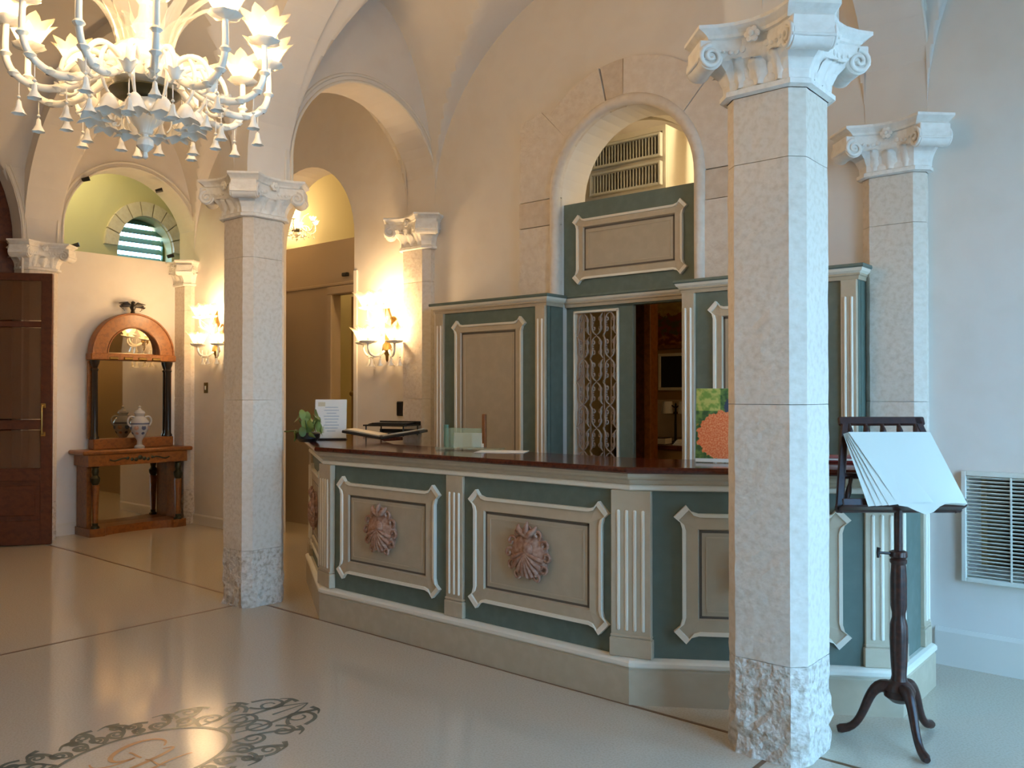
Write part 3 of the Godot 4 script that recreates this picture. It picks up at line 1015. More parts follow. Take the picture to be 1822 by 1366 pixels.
# ---------------------------------------------------------------- reception counter
func build_counter() -> void:
	var ct := thing("reception_counter", "curved panelled reception counter painted teal and beige with dark wooden top", "counter")
	var P := [Vector2(-4.24, -1.25), Vector2(-4.24, -0.68), Vector2(-3.17, 0), Vector2(-0.76, 0), Vector2(0.3, -0.68), Vector2(0.3, -1.25)]
	var st := S()
	sweep(st, P, [Vector2(-0.05, 0), Vector2(0, 0), Vector2(0, 0.165), Vector2(-0.006, 0.175), Vector2(-0.05, 0.175)])
	part(st, "plinth", M.beige, ct)
	st = S()
	sweep(st, P, [Vector2(-0.05, 0.175), Vector2(-0.008, 0.175), Vector2(-0.006, 0.183), Vector2(0.006, 0.186), Vector2(0.006, 0.203), Vector2(-0.004, 0.212), Vector2(-0.022, 0.219), Vector2(-0.05, 0.219)])
	part(st, "lower_trim", M.cream, ct)
	for i in 5:
		var a: Vector2 = P[i]
		var b: Vector2 = P[i + 1]
		var xf := frame_xf(a, b)
		var l := a.distance_to(b)
		st = S()
		bx(st, Vector3(l * 0.5, 0.63, -0.065), Vector3(l - 0.01, 0.83, 0.05), xf)
		part(st, "front_board", M.teal, ct)
	st = S()
	sweep(st, P, [Vector2(-0.05, 1.028), Vector2(-0.028, 1.028), Vector2(-0.018, 1.034), Vector2(-0.018, 1.05), Vector2(-0.024, 1.056), Vector2(-0.05, 1.056)])
	part(st, "upper_bead", M.cream, ct)
	st = S()
	sweep(st, P, [Vector2(-0.05, 1.056), Vector2(-0.026, 1.056), Vector2(-0.014, 1.066), Vector2(-0.012, 1.08), Vector2(0.008, 1.09), Vector2(0.014, 1.1), Vector2(0.014, 1.115), Vector2(-0.05, 1.115)])
	part(st, "cornice", M.beige, ct)
	# wooden top
	var top := []
	var inner := []
	for e in [[0.03, top], [-0.52, inner]]:
		for i in P.size():
			var dirs := []
			if i > 0: dirs.append((P[i] - P[i - 1]).normalized())
			if i < P.size() - 1: dirs.append((P[i + 1] - P[i]).normalized())
			var nr := Vector2.ZERO
			for d in dirs: nr += Vector2(-d.y, d.x)
			nr = nr.normalized()
			nr /= nr.dot(Vector2(-dirs[0].y, dirs[0].x))
			var q: Vector2 = P[i] + nr * float(e[0])
			e[1].append(Vector2(q.x, -q.y))
	inner.reverse()
	var all := top + inner
	st = S()
	prism(st, all, 1.118, 1.145, Transform3D(Basis(Vector3.RIGHT, Vector3(0, 0, -1), Vector3(0, 1, 0)), Vector3.ZERO))
	var tp := part(st, "counter_top", M.mahogany, ct)
	tp.set_meta("label", "glossy dark mahogany counter top")
	st = S()
	sweep(st, P, [Vector2(0.024, 1.115), Vector2(0.034, 1.121), Vector2(0.036, 1.132), Vector2(0.032, 1.142), Vector2(0.024, 1.146)])
	part(st, "nosing", M.mahogany, tp)
	# pilasters and panels, face by face
	var y0 := 0.22
	var y1 := 1.028
	var f1 := frame_xf(P[2], P[3])
	var at := func(f: Transform3D, x: float, y: float, z: float) -> Transform3D: return f * Transform3D(Basis(), Vector3(x, y, z))
	fluted_pilaster(ct, at.call(f1, -1.95 + 3.17, 0, -0.04), 0.135, y0, y1, 3)
	eared_panel(ct, at.call(f1, -2.54 + 3.17, 0.63, -0.04), 0.945, 0.665, 0.085)
	eared_panel(ct, at.call(f1, -1.363 + 3.17, 0.63, -0.04), 0.945, 0.665, 0.085)
	shell(ct, at.call(f1, -2.57 + 3.17, 0.645, -0.03))
	shell(ct, at.call(f1, -1.39 + 3.17, 0.645, -0.03))
	# corner pilasters stand across the bends
	for i in [1, 2, 3, 4]:
		var d0: Vector2 = (P[i] - P[i - 1]).normalized()
		var d1: Vector2 = (P[i + 1] - P[i]).normalized()
		var dm := (d0 + d1).normalized()
		var big: bool = i == 2 or i == 3
		var c: Vector2 = P[i] - Vector2(-dm.y, dm.x) * (0.052 if big else 0.075)
		var xf := Transform3D(Basis(Vector3(dm.x, 0, dm.y), Vector3.UP, Vector3(-dm.y, 0, dm.x)), Vector3(c.x, 0, c.y))
		if big:
			fluted_pilaster(ct, xf, 0.2, y0, y1, 4)
	var f2 := frame_xf(P[3], P[4])
	var l2: float = P[3].distance_to(P[4])
	var f0 := frame_xf(P[1], P[2])
	eared_panel(ct, at.call(f2, 0.626, 0.63, -0.04), 0.82, 0.665, 0.085)
	shell(ct, at.call(f2, 0.626, 0.645, -0.03))
	fluted_pilaster(ct, at.call(f2, l2 - 0.085, 0, -0.04), 0.15, y0, y1, 3)
	eared_panel(ct, at.call(f0, l2 - 0.626, 0.63, -0.04), 0.82, 0.665, 0.085)
	shell(ct, at.call(f0, l2 - 0.626, 0.645, -0.03))
	fluted_pilaster(ct, at.call(f0, 0.085, 0, -0.04), 0.15, y0, y1, 3)
	var f3 := frame_xf(P[4], P[5])
	fluted_pilaster(ct, at.call(f3, 0.075, 0, -0.04), 0.13, y0, y1, 2)
	fluted_pilaster(ct, at.call(f3, 0.5, 0, -0.04), 0.1, y0, y1, 2)
	var f4 := frame_xf(P[0], P[1])
	fluted_pilaster(ct, at.call(f4, 0.5, 0, -0.04), 0.13, y0, y1, 2)
	fluted_pilaster(ct, at.call(f4, 0.07, 0, -0.04), 0.1, y0, y1, 2)

# ---------------------------------------------------------------- panelled wall behind the counter
func cabinet_cornice(parent: Node, path: Array) -> void:
	var st := S()
	sweep(st, path, [Vector2(-0.02, 2.15), Vector2(0.008, 2.15), Vector2(0.012, 2.17), Vector2(0.02, 2.176), Vector2(0.02, 2.186), Vector2(-0.02, 2.186)])
	part(st, "lower_moulding", M.beige, parent)
	st = S()
	sweep(st, path, [Vector2(-0.02, 2.186), Vector2(0.02, 2.186), Vector2(0.034, 2.198), Vector2(0.04, 2.214), Vector2(-0.02, 2.214)])
	part(st, "cornice", M.cream, parent)
	st = S()
	sweep(st, path, [Vector2(-0.02, 2.214), Vector2(0.044, 2.214), Vector2(0.048, 2.222), Vector2(0.046, 2.236), Vector2(-0.02, 2.236)])
	part(st, "cap_board", M.teal, parent)

func wall_unit(called: String, label: String, x0: float, x1: float, panel_h: float) -> void:
	var zf := -1.45
	var u := thing(called, label, "wall panel", Vector3((x0 + x1) * 0.5, 0, zf), 0.0, "panelled units behind the counter")
	var w := x1 - x0
	var st := S()
	bx(st, Vector3(0, 1.08, -0.03), Vector3(w, 2.15, 0.05), Transform3D(), 0.003)
	part(st, "front_board", M.teal, u)
	for sg in [-1.0, 1.0]:
		st = S()
		bx(st, Vector3(sg * (w * 0.5 - 0.02), 1.08, -0.135), Vector3(0.04, 2.15, 0.15))
		part(st, "side_board", M.teal, u)
		var p := fluted_pilaster(u, Transform3D(Basis(), Vector3(sg * (w * 0.5 - 0.045), 0, 0.0)), 0.09, 0.1, 2.15, 2)
		p.set_meta("label", "beige fluted edge strip")
	st = S()
	sweep(st, [Vector2(-w * 0.5, -0.2), Vector2(-w * 0.5, 0.0), Vector2(w * 0.5, 0.0), Vector2(w * 0.5, -0.2)], [Vector2(0, 0), Vector2(0.02, 0), Vector2(0.02, 0.1), Vector2(0, 0.11)])
	part(st, "plinth", M.beige, u)
	cabinet_cornice(u, [Vector2(-w * 0.5, -0.2), Vector2(-w * 0.5, 0.0), Vector2(w * 0.5, 0.0), Vector2(w * 0.5, -0.2)])
	eared_panel(u, Transform3D(Basis(), Vector3(0, 2.085 - panel_h * 0.5, -0.005)), w - 0.37, panel_h, 0.07, 0.042)

func build_cabinets() -> void:
	wall_unit("wall_panel_unit", "teal and beige wall panel between the arched sconce passage and the iron grille", -3.53, -2.39, 1.5)
	wall_unit("wall_panel_unit", "teal and beige wall panel partly behind the nearer column, beside the office opening", -1.26, -0.15, 1.5)
	# header board inside the stone arch
	var hd := thing("header_panel", "teal header board with beige framed panel under the stone arch", "wall panel", Vector3(-1.825, 2.24, -1.71))
	var st := S()
	bx(st, Vector3(0, 0.345, 0), Vector3(1.148, 0.69, 0.05))
	part(st, "board", M.teal, hd)
	eared_panel(hd, Transform3D(Basis(), Vector3(0.0, 0.335, 0.025)), 0.96, 0.52, 0.07, 0.04)
	# cornice over the recessed middle
	var mc := thing("recess_cornice", "beige and teal cornice over the grille and the office opening", "cornice", Vector3(-1.825, 0, -1.7))
	cabinet_cornice(mc, [Vector2(-0.57, 0), Vector2(0.57, 0)])
	st = S()
	bx(st, Vector3(0, 2.19, -0.05), Vector3(1.14, 0.1, 0.08))
	part(st, "backing_board", M.teal, mc)
	# fixed leaf with wrought iron scrolls
	var dr := thing("grille_door", "teal door leaf with a wrought iron scroll grille in a white frame", "door", Vector3(-2.1, 0, -1.74))
	st = S()
	bx(st, Vector3(-0.267, 1.07, 0), Vector3(0.075, 2.14, 0.04), Transform3D(), 0.003)
	bx(st, Vector3(0.232, 1.07, 0), Vector3(0.12, 2.14, 0.04), Transform3D(), 0.003)
	bx(st, Vector3(-0.03, 2.135, 0), Vector3(0.42, 0.03, 0.04))
	bx(st, Vector3(-0.03, 0.45, 0), Vector3(0.42, 0.9, 0.04))
	part(st, "stiles", M.teal, dr)
	st = S()
	for x in [-0.222, 0.165]:
		bx(st, Vector3(x, 1.51, 0.015), Vector3(0.018, 1.22, 0.04), Transform3D(), 0.004)
	for y in [0.91, 2.112]:
		bx(st, Vector3(-0.0285, y, 0.015), Vector3(0.405, 0.018, 0.04), Transform3D(), 0.004)
	part(st, "white_frame", M.cream, dr)
	var sc := S()   # one scroll unit, reused
	for sg in [-1.0, 1.0]:
		var p := []
		for q in spiral(Vector2(sg * 0.035, 0.04), 0.032, 0.007, -PI / 2 if sg > 0 else -PI / 2, sg * 1.4):
			p.append(Vector3(q.x, q.y, 0))
		tube(sc, p, 0.0065, 5)
		p = []
		for q in spiral(Vector2(sg * 0.035, -0.035), 0.03, 0.007, PI / 2, -sg * 1.4):
			p.append(Vector3(q.x, q.y, 0))
		tube(sc, p, 0.0065, 5)
		p = []
		for q in bez(Vector2(0, -0.09), Vector2(sg * 0.1, -0.05), Vector2(sg * 0.0, 0.05), Vector2(sg * 0.075, 0.09), 10):
			p.append(Vector3(q.x, q.y, 0.006))
		tube(sc, p, [0.004, 0.006, 0.009, 0.01, 0.009, 0.008, 0.009, 0.011, 0.01, 0.007, 0.003], 5)
	var scm := mesh_of(sc, M.iron)
	for r in 7:
		for cidx in 3:
			var fl := Basis(Vector3.BACK, PI if (r + cidx) % 2 == 0 else 0.0)
			var o := put(scm, "iron_scroll", dr, Transform3D(fl.scaled(Vector3(0.82, 0.92, 1)), Vector3(-0.03 + (cidx - 1) * 0.122, 0.985 + r * 0.172, 0.004 + 0.004 * cidx)))
	st = S()
	for x in [-0.152, -0.091, 0.031, 0.092]:
		tube(st, [Vector3(x, 0.91, 0), Vector3(x, 2.11, 0)], 0.005, 6)
	part(st, "iron_bar", M.iron, dr)
	# stone surround of the arch, block by block
	var sa := thing("stone_arch_surround", "weathered stone arch surround around the office window", "arch", Vector3(-1.825, 0, ZW))
	var cy := 2.98
	var ri := 0.572
	var blocks := []
	for sg in [-1.0, 1.0]:
		blocks.append([Vector2(sg * 0.948, 2.24), Vector2(sg * 0.948, 2.776), Vector2(sg * ri, 2.776), Vector2(sg * ri, 2.24)])
		blocks.append([Vector2(sg * 0.948, 2.782), Vector2(sg * 0.948, 2.976), Vector2(sg * ri, 2.976), Vector2(sg * ri, 2.782)])
		var q := arc(0, cy, ri * sg, ri, 0.5, 40, 8)
		q.append_array([Vector2(sg * 0.735, 3.655), Vector2(sg * 0.948, 3.6), Vector2(sg * 0.948, 2.984)])
		blocks.append(q)
	for v in [[140.0, 102.5], [102.5, 89.5], [89.5, 40.0]]:
		var q := arc(0, cy, ri, ri, v[0] - 0.3, v[1] + 0.3, 8)
		var outer := arc(0, cy, 0.905, 0.905, v[1] + 0.3, v[0] - 0.3, 8)
		if v[0] == 140.0:
			outer[outer.size() - 1] = Vector2(-0.73, 3.66)
		if v[1] == 40.0:
			outer[0] = Vector2(0.73, 3.66)
		q.append_array(outer)
		blocks.append(q)
	var bi := 0
	for q in blocks:
		st = S()
		prism(st, q, 0.001, 0.055 + 0.006 * sin(bi * 2.4))
		part(st, "stone_block", [M.arch_stone, M.arch_stone_pale, M.arch_stone_tan][(bi * 2) % 3], sa)
		bi += 1
	st = S()   # roll moulding round the opening
	var path := [Vector3(-ri - 0.034, 2.24, 0.046)]
	for p in arc(0, cy, ri + 0.034, ri + 0.034, 180, 0, 30):
		path.append(Vector3(p.x, p.y, 0.046))
	path.append(Vector3(ri + 0.034, 2.24, 0.046))
	tube(st, path, 0.042, 10)
	part(st, "roll_moulding", M.arch_stone, sa)

# ---------------------------------------------------------------- blown glass lights
func petal_cup(st: SurfaceTool, at: Vector3, r0: float, r1: float, h: float, petals := 8) -> void:   # open flower with a pointed rim
	st.set_smooth_group(3)
	var rows := 6
	var segs := petals * 4
	var g := []
	for i in rows + 1:
		var t := float(i) / rows
		var row := []
		for j in segs:
			var a := TAU * j / segs
			var w := 0.5 + 0.5 * cos(a * petals)
			var r := lerpf(r0, r1, pow(t, 0.6)) * (1.0 + 0.1 * w * t) + 0.35 * r1 * pow(t, 5.0) * w
			var y := h * t * (1.0 + 0.22 * t * t * (w - 0.5))
			row.append(at + Vector3(cos(a) * r, y, sin(a) * r))
		g.append(row)
	for i in rows:
		for j in segs:
			var k := (j + 1) % segs
			pg(st, [g[i][j], g[i + 1][j], g[i + 1][k], g[i][k]], g[i][j] + g[i][k] - at * 2.0 + Vector3(0, -0.01, 0))
	st.set_smooth_group(-1)

func bezier3(a: Vector3, b: Vector3, c: Vector3, d: Vector3, n := 14) -> Array:
	var out := []
	for i in n + 1:
		out.append(a.bezier_interpolate(b, c, d, float(i) / n))
	return out

func taper(n: int, a: float, b: float) -> Array:
	var out := []
	for i in n:
		out.append(lerpf(a, b, float(i) / (n - 1)))
	return out

var G := {}
func glass_meshes() -> void:
	# arm of the chandelier, drawn along +x
	var st := S()
	var p := bezier3(Vector3(0.09, 0.02, 0), Vector3(0.2, -0.1, 0), Vector3(0.34, -0.2, 0), Vector3(0.45, -0.13, 0))
	p.append_array(bezier3(Vector3(0.45, -0.13, 0), Vector3(0.52, -0.085, 0), Vector3(0.5, 0.0, 0), Vector3(0.5, 0.08, 0), 8).slice(1))
	tube(st, p, taper(p.size(), 0.019, 0.012), 8)
	for i in range(3, p.size() - 3, 3):   # twisted beads on the arm
		var c: Vector3 = p[i]
		lathe(st, [Vector2(0.012, -0.014), Vector2(0.024, 0.0), Vector2(0.012, 0.014)], 8, Transform3D(Basis(), c))
	G.arm = mesh_of(st, M.murano)
	st = S()
	lathe(st, [Vector2(0.012, 0.0), Vector2(0.05, 0.008), Vector2(0.064, 0.02), Vector2(0.06, 0.022), Vector2(0.014, 0.012)], 24, Transform3D(), 8, 0.08)
	G.pan = mesh_of(st, M.murano)
	st = S()
	petal_cup(st, Vector3.ZERO, 0.02, 0.078, 0.105)
	G.cup = mesh_of(st, M.murano_cup)
	st = S()
	petal_cup(st, Vector3.ZERO, 0.012, 0.05, 0.045, 6)
	G.calyx = mesh_of(st, M.murano)
	st = S()
	lathe(st, [Vector2(0.0, 0.0), Vector2(0.013, 0.004), Vector2(0.02, 0.024), Vector2(0.017, 0.045), Vector2(0.009, 0.066), Vector2(0.0, 0.082)], 12)
	G.bulb = mesh_of(st, M.bulb)
	st = S()
	lathe(st, [Vector2(0.011, -0.01), Vector2(0.011, 0.026), Vector2(0.0, 0.026)], 10)
	G.socket = mesh_of(st, M.black)
	# drop with a small bell
	st = S()
	tube(st, [Vector3(0, 0, 0), Vector3(0, -0.05, 0)], 0.0022, 5)
	lathe(st, [Vector2(0.0, -0.07), Vector2(0.008, -0.062), Vector2(0.0, -0.05)], 8)
	lathe(st, [Vector2(0.026, -0.128), Vector2(0.02, -0.12), Vector2(0.011, -0.1), Vector2(0.008, -0.078), Vector2(0.0, -0.068)], 12, Transform3D(), 6, 0.1)
	G.drop = mesh_of(st, M.murano)
	# curl with a hanging flower
	st = S()
	p = bezier3(Vector3(0.1, -0.02, 0), Vector3(0.19, 0.08, 0), Vector3(0.3, 0.05, 0), Vector3(0.32, -0.06, 0), 12)
	p.append_array(bezier3(Vector3(0.32, -0.06, 0), Vector3(0.33, -0.12, 0), Vector3(0.26, -0.13, 0), Vector3(0.255, -0.08, 0), 8).slice(1))
	tube(st, p, taper(p.size(), 0.015, 0.006), 7)
	p = bezier3(Vector3(0.22, 0.03, 0), Vector3(0.27, -0.05, 0), Vector3(0.23, -0.13, 0), Vector3(0.2, -0.15, 0), 8)
	tube(st, p, taper(9, 0.01, 0.006), 6)
	petal_cup(st, Vector3(0.32, -0.115, 0), 0.01, 0.026, 0.04, 6)
	G.curl = mesh_of(st, M.murano)
	st = S()
	var turned := S()
	petal_cup(turned, Vector3.ZERO, 0.01, 0.045, 0.07, 6)
	G.bell = mesh_of(turned, M.murano)
	# tall leaf
	st = S()
	st.set_smooth_group(4)
	var rows := []
	for i in 13:
		var t := i / 12.0
		var w := 0.036 * sin(PI * pow(t, 0.75)) * (1.0 if i % 2 == 0 else 0.88) + 0.004
		var c := Vector3(0.1 + 0.2 * t * t, 0.03 + 0.36 * t - 0.06 * t * t * t, 0)
		rows.append([c + Vector3(-0.012, 0, -w), c + Vector3(0.01, 0, 0), c + Vector3(-0.012, 0, w)])
	for i in 12:
		for j in 2:
			pg(st, [rows[i][j], rows[i + 1][j], rows[i + 1][j + 1], rows[i][j + 1]], Vector3(1, -0.3, 0))
	st.set_smooth_group(-1)
	G.leaf = mesh_of(st, M.murano_leaf)

func light_arm(root: Node, xf: Transform3D, tip: Vector3, arm: Mesh, energy: float) -> void:
	var a := put(arm, "arm", root, xf)
	put(G.pan, "drip_pan", a, Transform3D(Basis(), tip))
	put(G.cup, "flower_cup", a, Transform3D(Basis(), tip + Vector3(0, 0.014, 0)))
	put(G.socket, "socket", a, Transform3D(Basis(), tip + Vector3(0, 0.018, 0)))
	put(G.bulb, "bulb", a, Transform3D(Basis(), tip + Vector3(0, 0.046, 0)))
	bulb_light(tip + Vector3(0, 0.085, 0), energy, Color(1.0, 0.84, 0.62), a, 0.02)

func chandelier(label: String, at: Vector3, arms: int, sc: float, rod: float, energy: float) -> Node3D:
	var ch := thing("glass_chandelier", label, "chandelier", at)
	ch.scale = Vector3.ONE * sc
	var st := S()
	lathe(st, [Vector2(0.05, -0.1), Vector2(0.125, -0.075), Vector2(0.15, -0.02), Vector2(0.14, 0.04), Vector2(0.1, 0.075), Vector2(0.05, 0.1), Vector2(0.03, 0.14)], 32, Transform3D(), 16, 0.035)
	part(st, "hub_bowl", M.murano, ch)
	st = S()
	lathe(st, [Vector2(0.03, 0.12), Vector2(0.055, 0.16), Vector2(0.03, 0.2), Vector2(0.024, 0.25), Vector2(0.07, 0.32), Vector2(0.075, 0.38), Vector2(0.035, 0.45), Vector2(0.03, 0.5), Vector2(0.06, 0.56), Vector2(0.02, 0.62), Vector2(0.0, 0.62)], 24, Transform3D(), 12, 0.05)
	part(st, "stem", M.murano, ch)
	st = S()
	tube(st, [Vector3(0, 0.6, 0), Vector3(0, rod, 0)], 0.009, 8)
	part(st, "rod", M.old_brass, ch)
	st = S()
	lathe(st, [Vector2(0.0, rod - 0.1), Vector2(0.03, rod - 0.09), Vector2(0.07, rod - 0.02), Vector2(0.07, rod), Vector2(0.0, rod)], 20)
	part(st, "ceiling_rose", M.old_brass, ch)
	st = S()
	lathe(st, [Vector2(0.05, -0.15), Vector2(0.115, -0.135), Vector2(0.14, -0.115), Vector2(0.136, -0.108), Vector2(0.06, -0.1)], 32)
	part(st, "metal_dish", M.bronze, ch)
	st = S()
	lathe(st, [Vector2(0.0, -0.29), Vector2(0.026, -0.282), Vector2(0.03, -0.265), Vector2(0.055, -0.235), Vector2(0.078, -0.19), Vector2(0.074, -0.15), Vector2(0.05, -0.145)], 32, Transform3D(), 16, 0.05)
	part(st, "lower_vase", M.murano, ch)
	st = S()
	lathe(st, [Vector2(0.0, -0.39), Vector2(0.012, -0.38), Vector2(0.008, -0.36), Vector2(0.034, -0.335), Vector2(0.03, -0.31), Vector2(0.012, -0.295), Vector2(0.012, -0.285)], 16, Transform3D(), 8, 0.08)
	part(st, "finial", M.murano, ch)
	for i in arms:
		var r := Transform3D(Basis(Vector3.UP, TAU * (i + 0.25) / arms), Vector3.ZERO)
		light_arm(ch, r, Vector3(0.5, 0.075, 0), G.arm, energy)
		var r2 := Transform3D(Basis(Vector3.UP, TAU * (i + 0.75) / arms), Vector3.ZERO)
		put(G.leaf, "glass_leaf", ch, r2)
		var cu := put(G.curl, "glass_curl", ch, r2 * Transform3D(Basis(), Vector3(0, -0.03, 0)))
		put(G.bell, "hanging_flower", cu, Transform3D(Basis(Vector3.RIGHT, PI), Vector3(0.2, -0.15, 0)))
		put(G.drop, "bell_drop", ch, r * Transform3D(Basis(), Vector3(0.455, -0.14, 0)))
		put(G.drop, "bell_drop", ch, r2 * Transform3D(Basis(), Vector3(0.3, -0.16, 0)))
		if i % 2 == 0:
			put(G.drop, "bell_drop", ch, r * Transform3D(Basis(), Vector3(0.14, -0.12, 0)))
	for i in 5:   # small curls under the dish
		var r3 := Transform3D(Basis(Vector3.UP, TAU * i / 5.0).scaled(Vector3.ONE * 0.42), Vector3(0, -0.2, 0))
		put(G.curl, "small_curl", ch, r3)
	return ch

func sconce(label: String, at: Vector3, energy: float) -> void:
	var sc := thing("glass_sconce", label, "wall lamp", at, 0.0, "glass wall sconces")
	sc.scale = Vector3.ONE * 1.22
	var st := S()
	var face := Transform3D(Basis(Vector3.RIGHT, PI / 2), Vector3.ZERO)
	lathe(st, [Vector2(0.05, 0.0), Vector2(0.052, 0.01), Vector2(0.03, 0.022), Vector2(0.0, 0.026)], 20, Transform3D(Basis(Vector3.RIGHT, Vector3(0, 0, 1), Vector3(0, -1.8, 0)), Vector3(0, 0.05, 0)))
	part(st, "back_plate", M.brass, sc)
	st = S()
	lathe(st, [Vector2(0.0, -0.2), Vector2(0.01, -0.18), Vector2(0.012, -0.15), Vector2(0.036, -0.11), Vector2(0.03, -0.07), Vector2(0.014, -0.05), Vector2(0.016, 0.1), Vector2(0.034, 0.14), Vector2(0.02, 0.18), Vector2(0.012, 0.26), Vector2(0.0, 0.3)], 16, Transform3D(Basis(), Vector3(0, 0, 0.07)), 8, 0.06)
	part(st, "body", M.old_brass, sc)
	for k in 5:
		var up := k > 2
		var ang: float = [-62.0, 0.0, 62.0, -36.0, 36.0][k]
		var y := 0.16 if up else -0.09
		var reach := 0.15 if up else 0.19
		st = S()
		var p := bezier3(Vector3(0.01, y, 0), Vector3(reach * 0.5, y - 0.1, 0), Vector3(reach * 1.05, y - 0.08, 0), Vector3(reach, y + 0.02, 0), 12)
		tube(st, p, taper(13, 0.011, 0.008), 7)
		var m := mesh_of(st, M.murano)
		light_arm(sc, Transform3D(Basis(Vector3.UP, deg_to_rad(ang - 90.0)), Vector3(0, 0, 0.06)), Vector3(reach, y + 0.02, 0), m, energy)
	for k in 6:
		var a := deg_to_rad(-75.0 + 30.0 * k - 90.0)
		put(G.leaf, "glass_leaf", sc, Transform3D(Basis(Vector3.UP, a).scaled(Vector3(0.55, 0.6 if k % 2 == 0 else 0.4, 0.6)), Vector3(0, -0.02, 0.05)))
		put(G.drop, "bell_drop", sc, Transform3D(Basis(), Vector3(0.15 * cos(deg_to_rad(180.0 * k / 5.0)), -0.1, 0.08 + 0.1 * sin(deg_to_rad(180.0 * k / 5.0)))))

# ---------------------------------------------------------------- air grilles
func air_grille(called: String, label: String, at: Vector3, w: float, h: float, n: int, upright: bool, mullion: bool) -> Node3D:
	var g := thing(called, label, "air vent", at, 0.0, "")
	var st := S()
	var b := 0.026 if not upright else 0.02
	for sg in [-1.0, 1.0]:
		bx(st, Vector3(sg * (w - b) * 0.5, 0, 0.024), Vector3(b, h, 0.048), Transform3D(), 0.004)
		bx(st, Vector3(0, sg * (h - b) * 0.5, 0.024), Vector3(w - b * 1.9, b, 0.048), Transform3D(), 0.004)
	part(st, "frame", M.white_metal, g)
	if mullion:
		for k in [-1.0 / 6.0, 1.0 / 6.0] if w > 0.5 else [0.0]:
			st = S()
			bx(st, Vector3(k * w, 0, 0.041), Vector3(0.008, h - b * 2, 0.014))
			part(st, "mullion", M.white_metal, g)
	st = S()
	if upright:
		bx(st, Vector3.ZERO, Vector3((w - 2 * b) / n * 0.34, h - b * 2, 0.012), Transform3D(Basis(Vector3.UP, 0.35), Vector3.ZERO))
	else:
		bx(st, Vector3.ZERO, Vector3(w - b * 2, 0.004, 0.026), Transform3D(Basis(Vector3.RIGHT, -0.4), Vector3.ZERO))
	var m := mesh_of(st, M.white_metal)
	for i in n:
		var t := (i + 0.5) / n - 0.5
		put(m, "slat", g, Transform3D(Basis(), Vector3(t * (w - 2 * b), 0, 0.01) if upright else Vector3(0, t * (h - 2 * b), 0.03)))
	return g

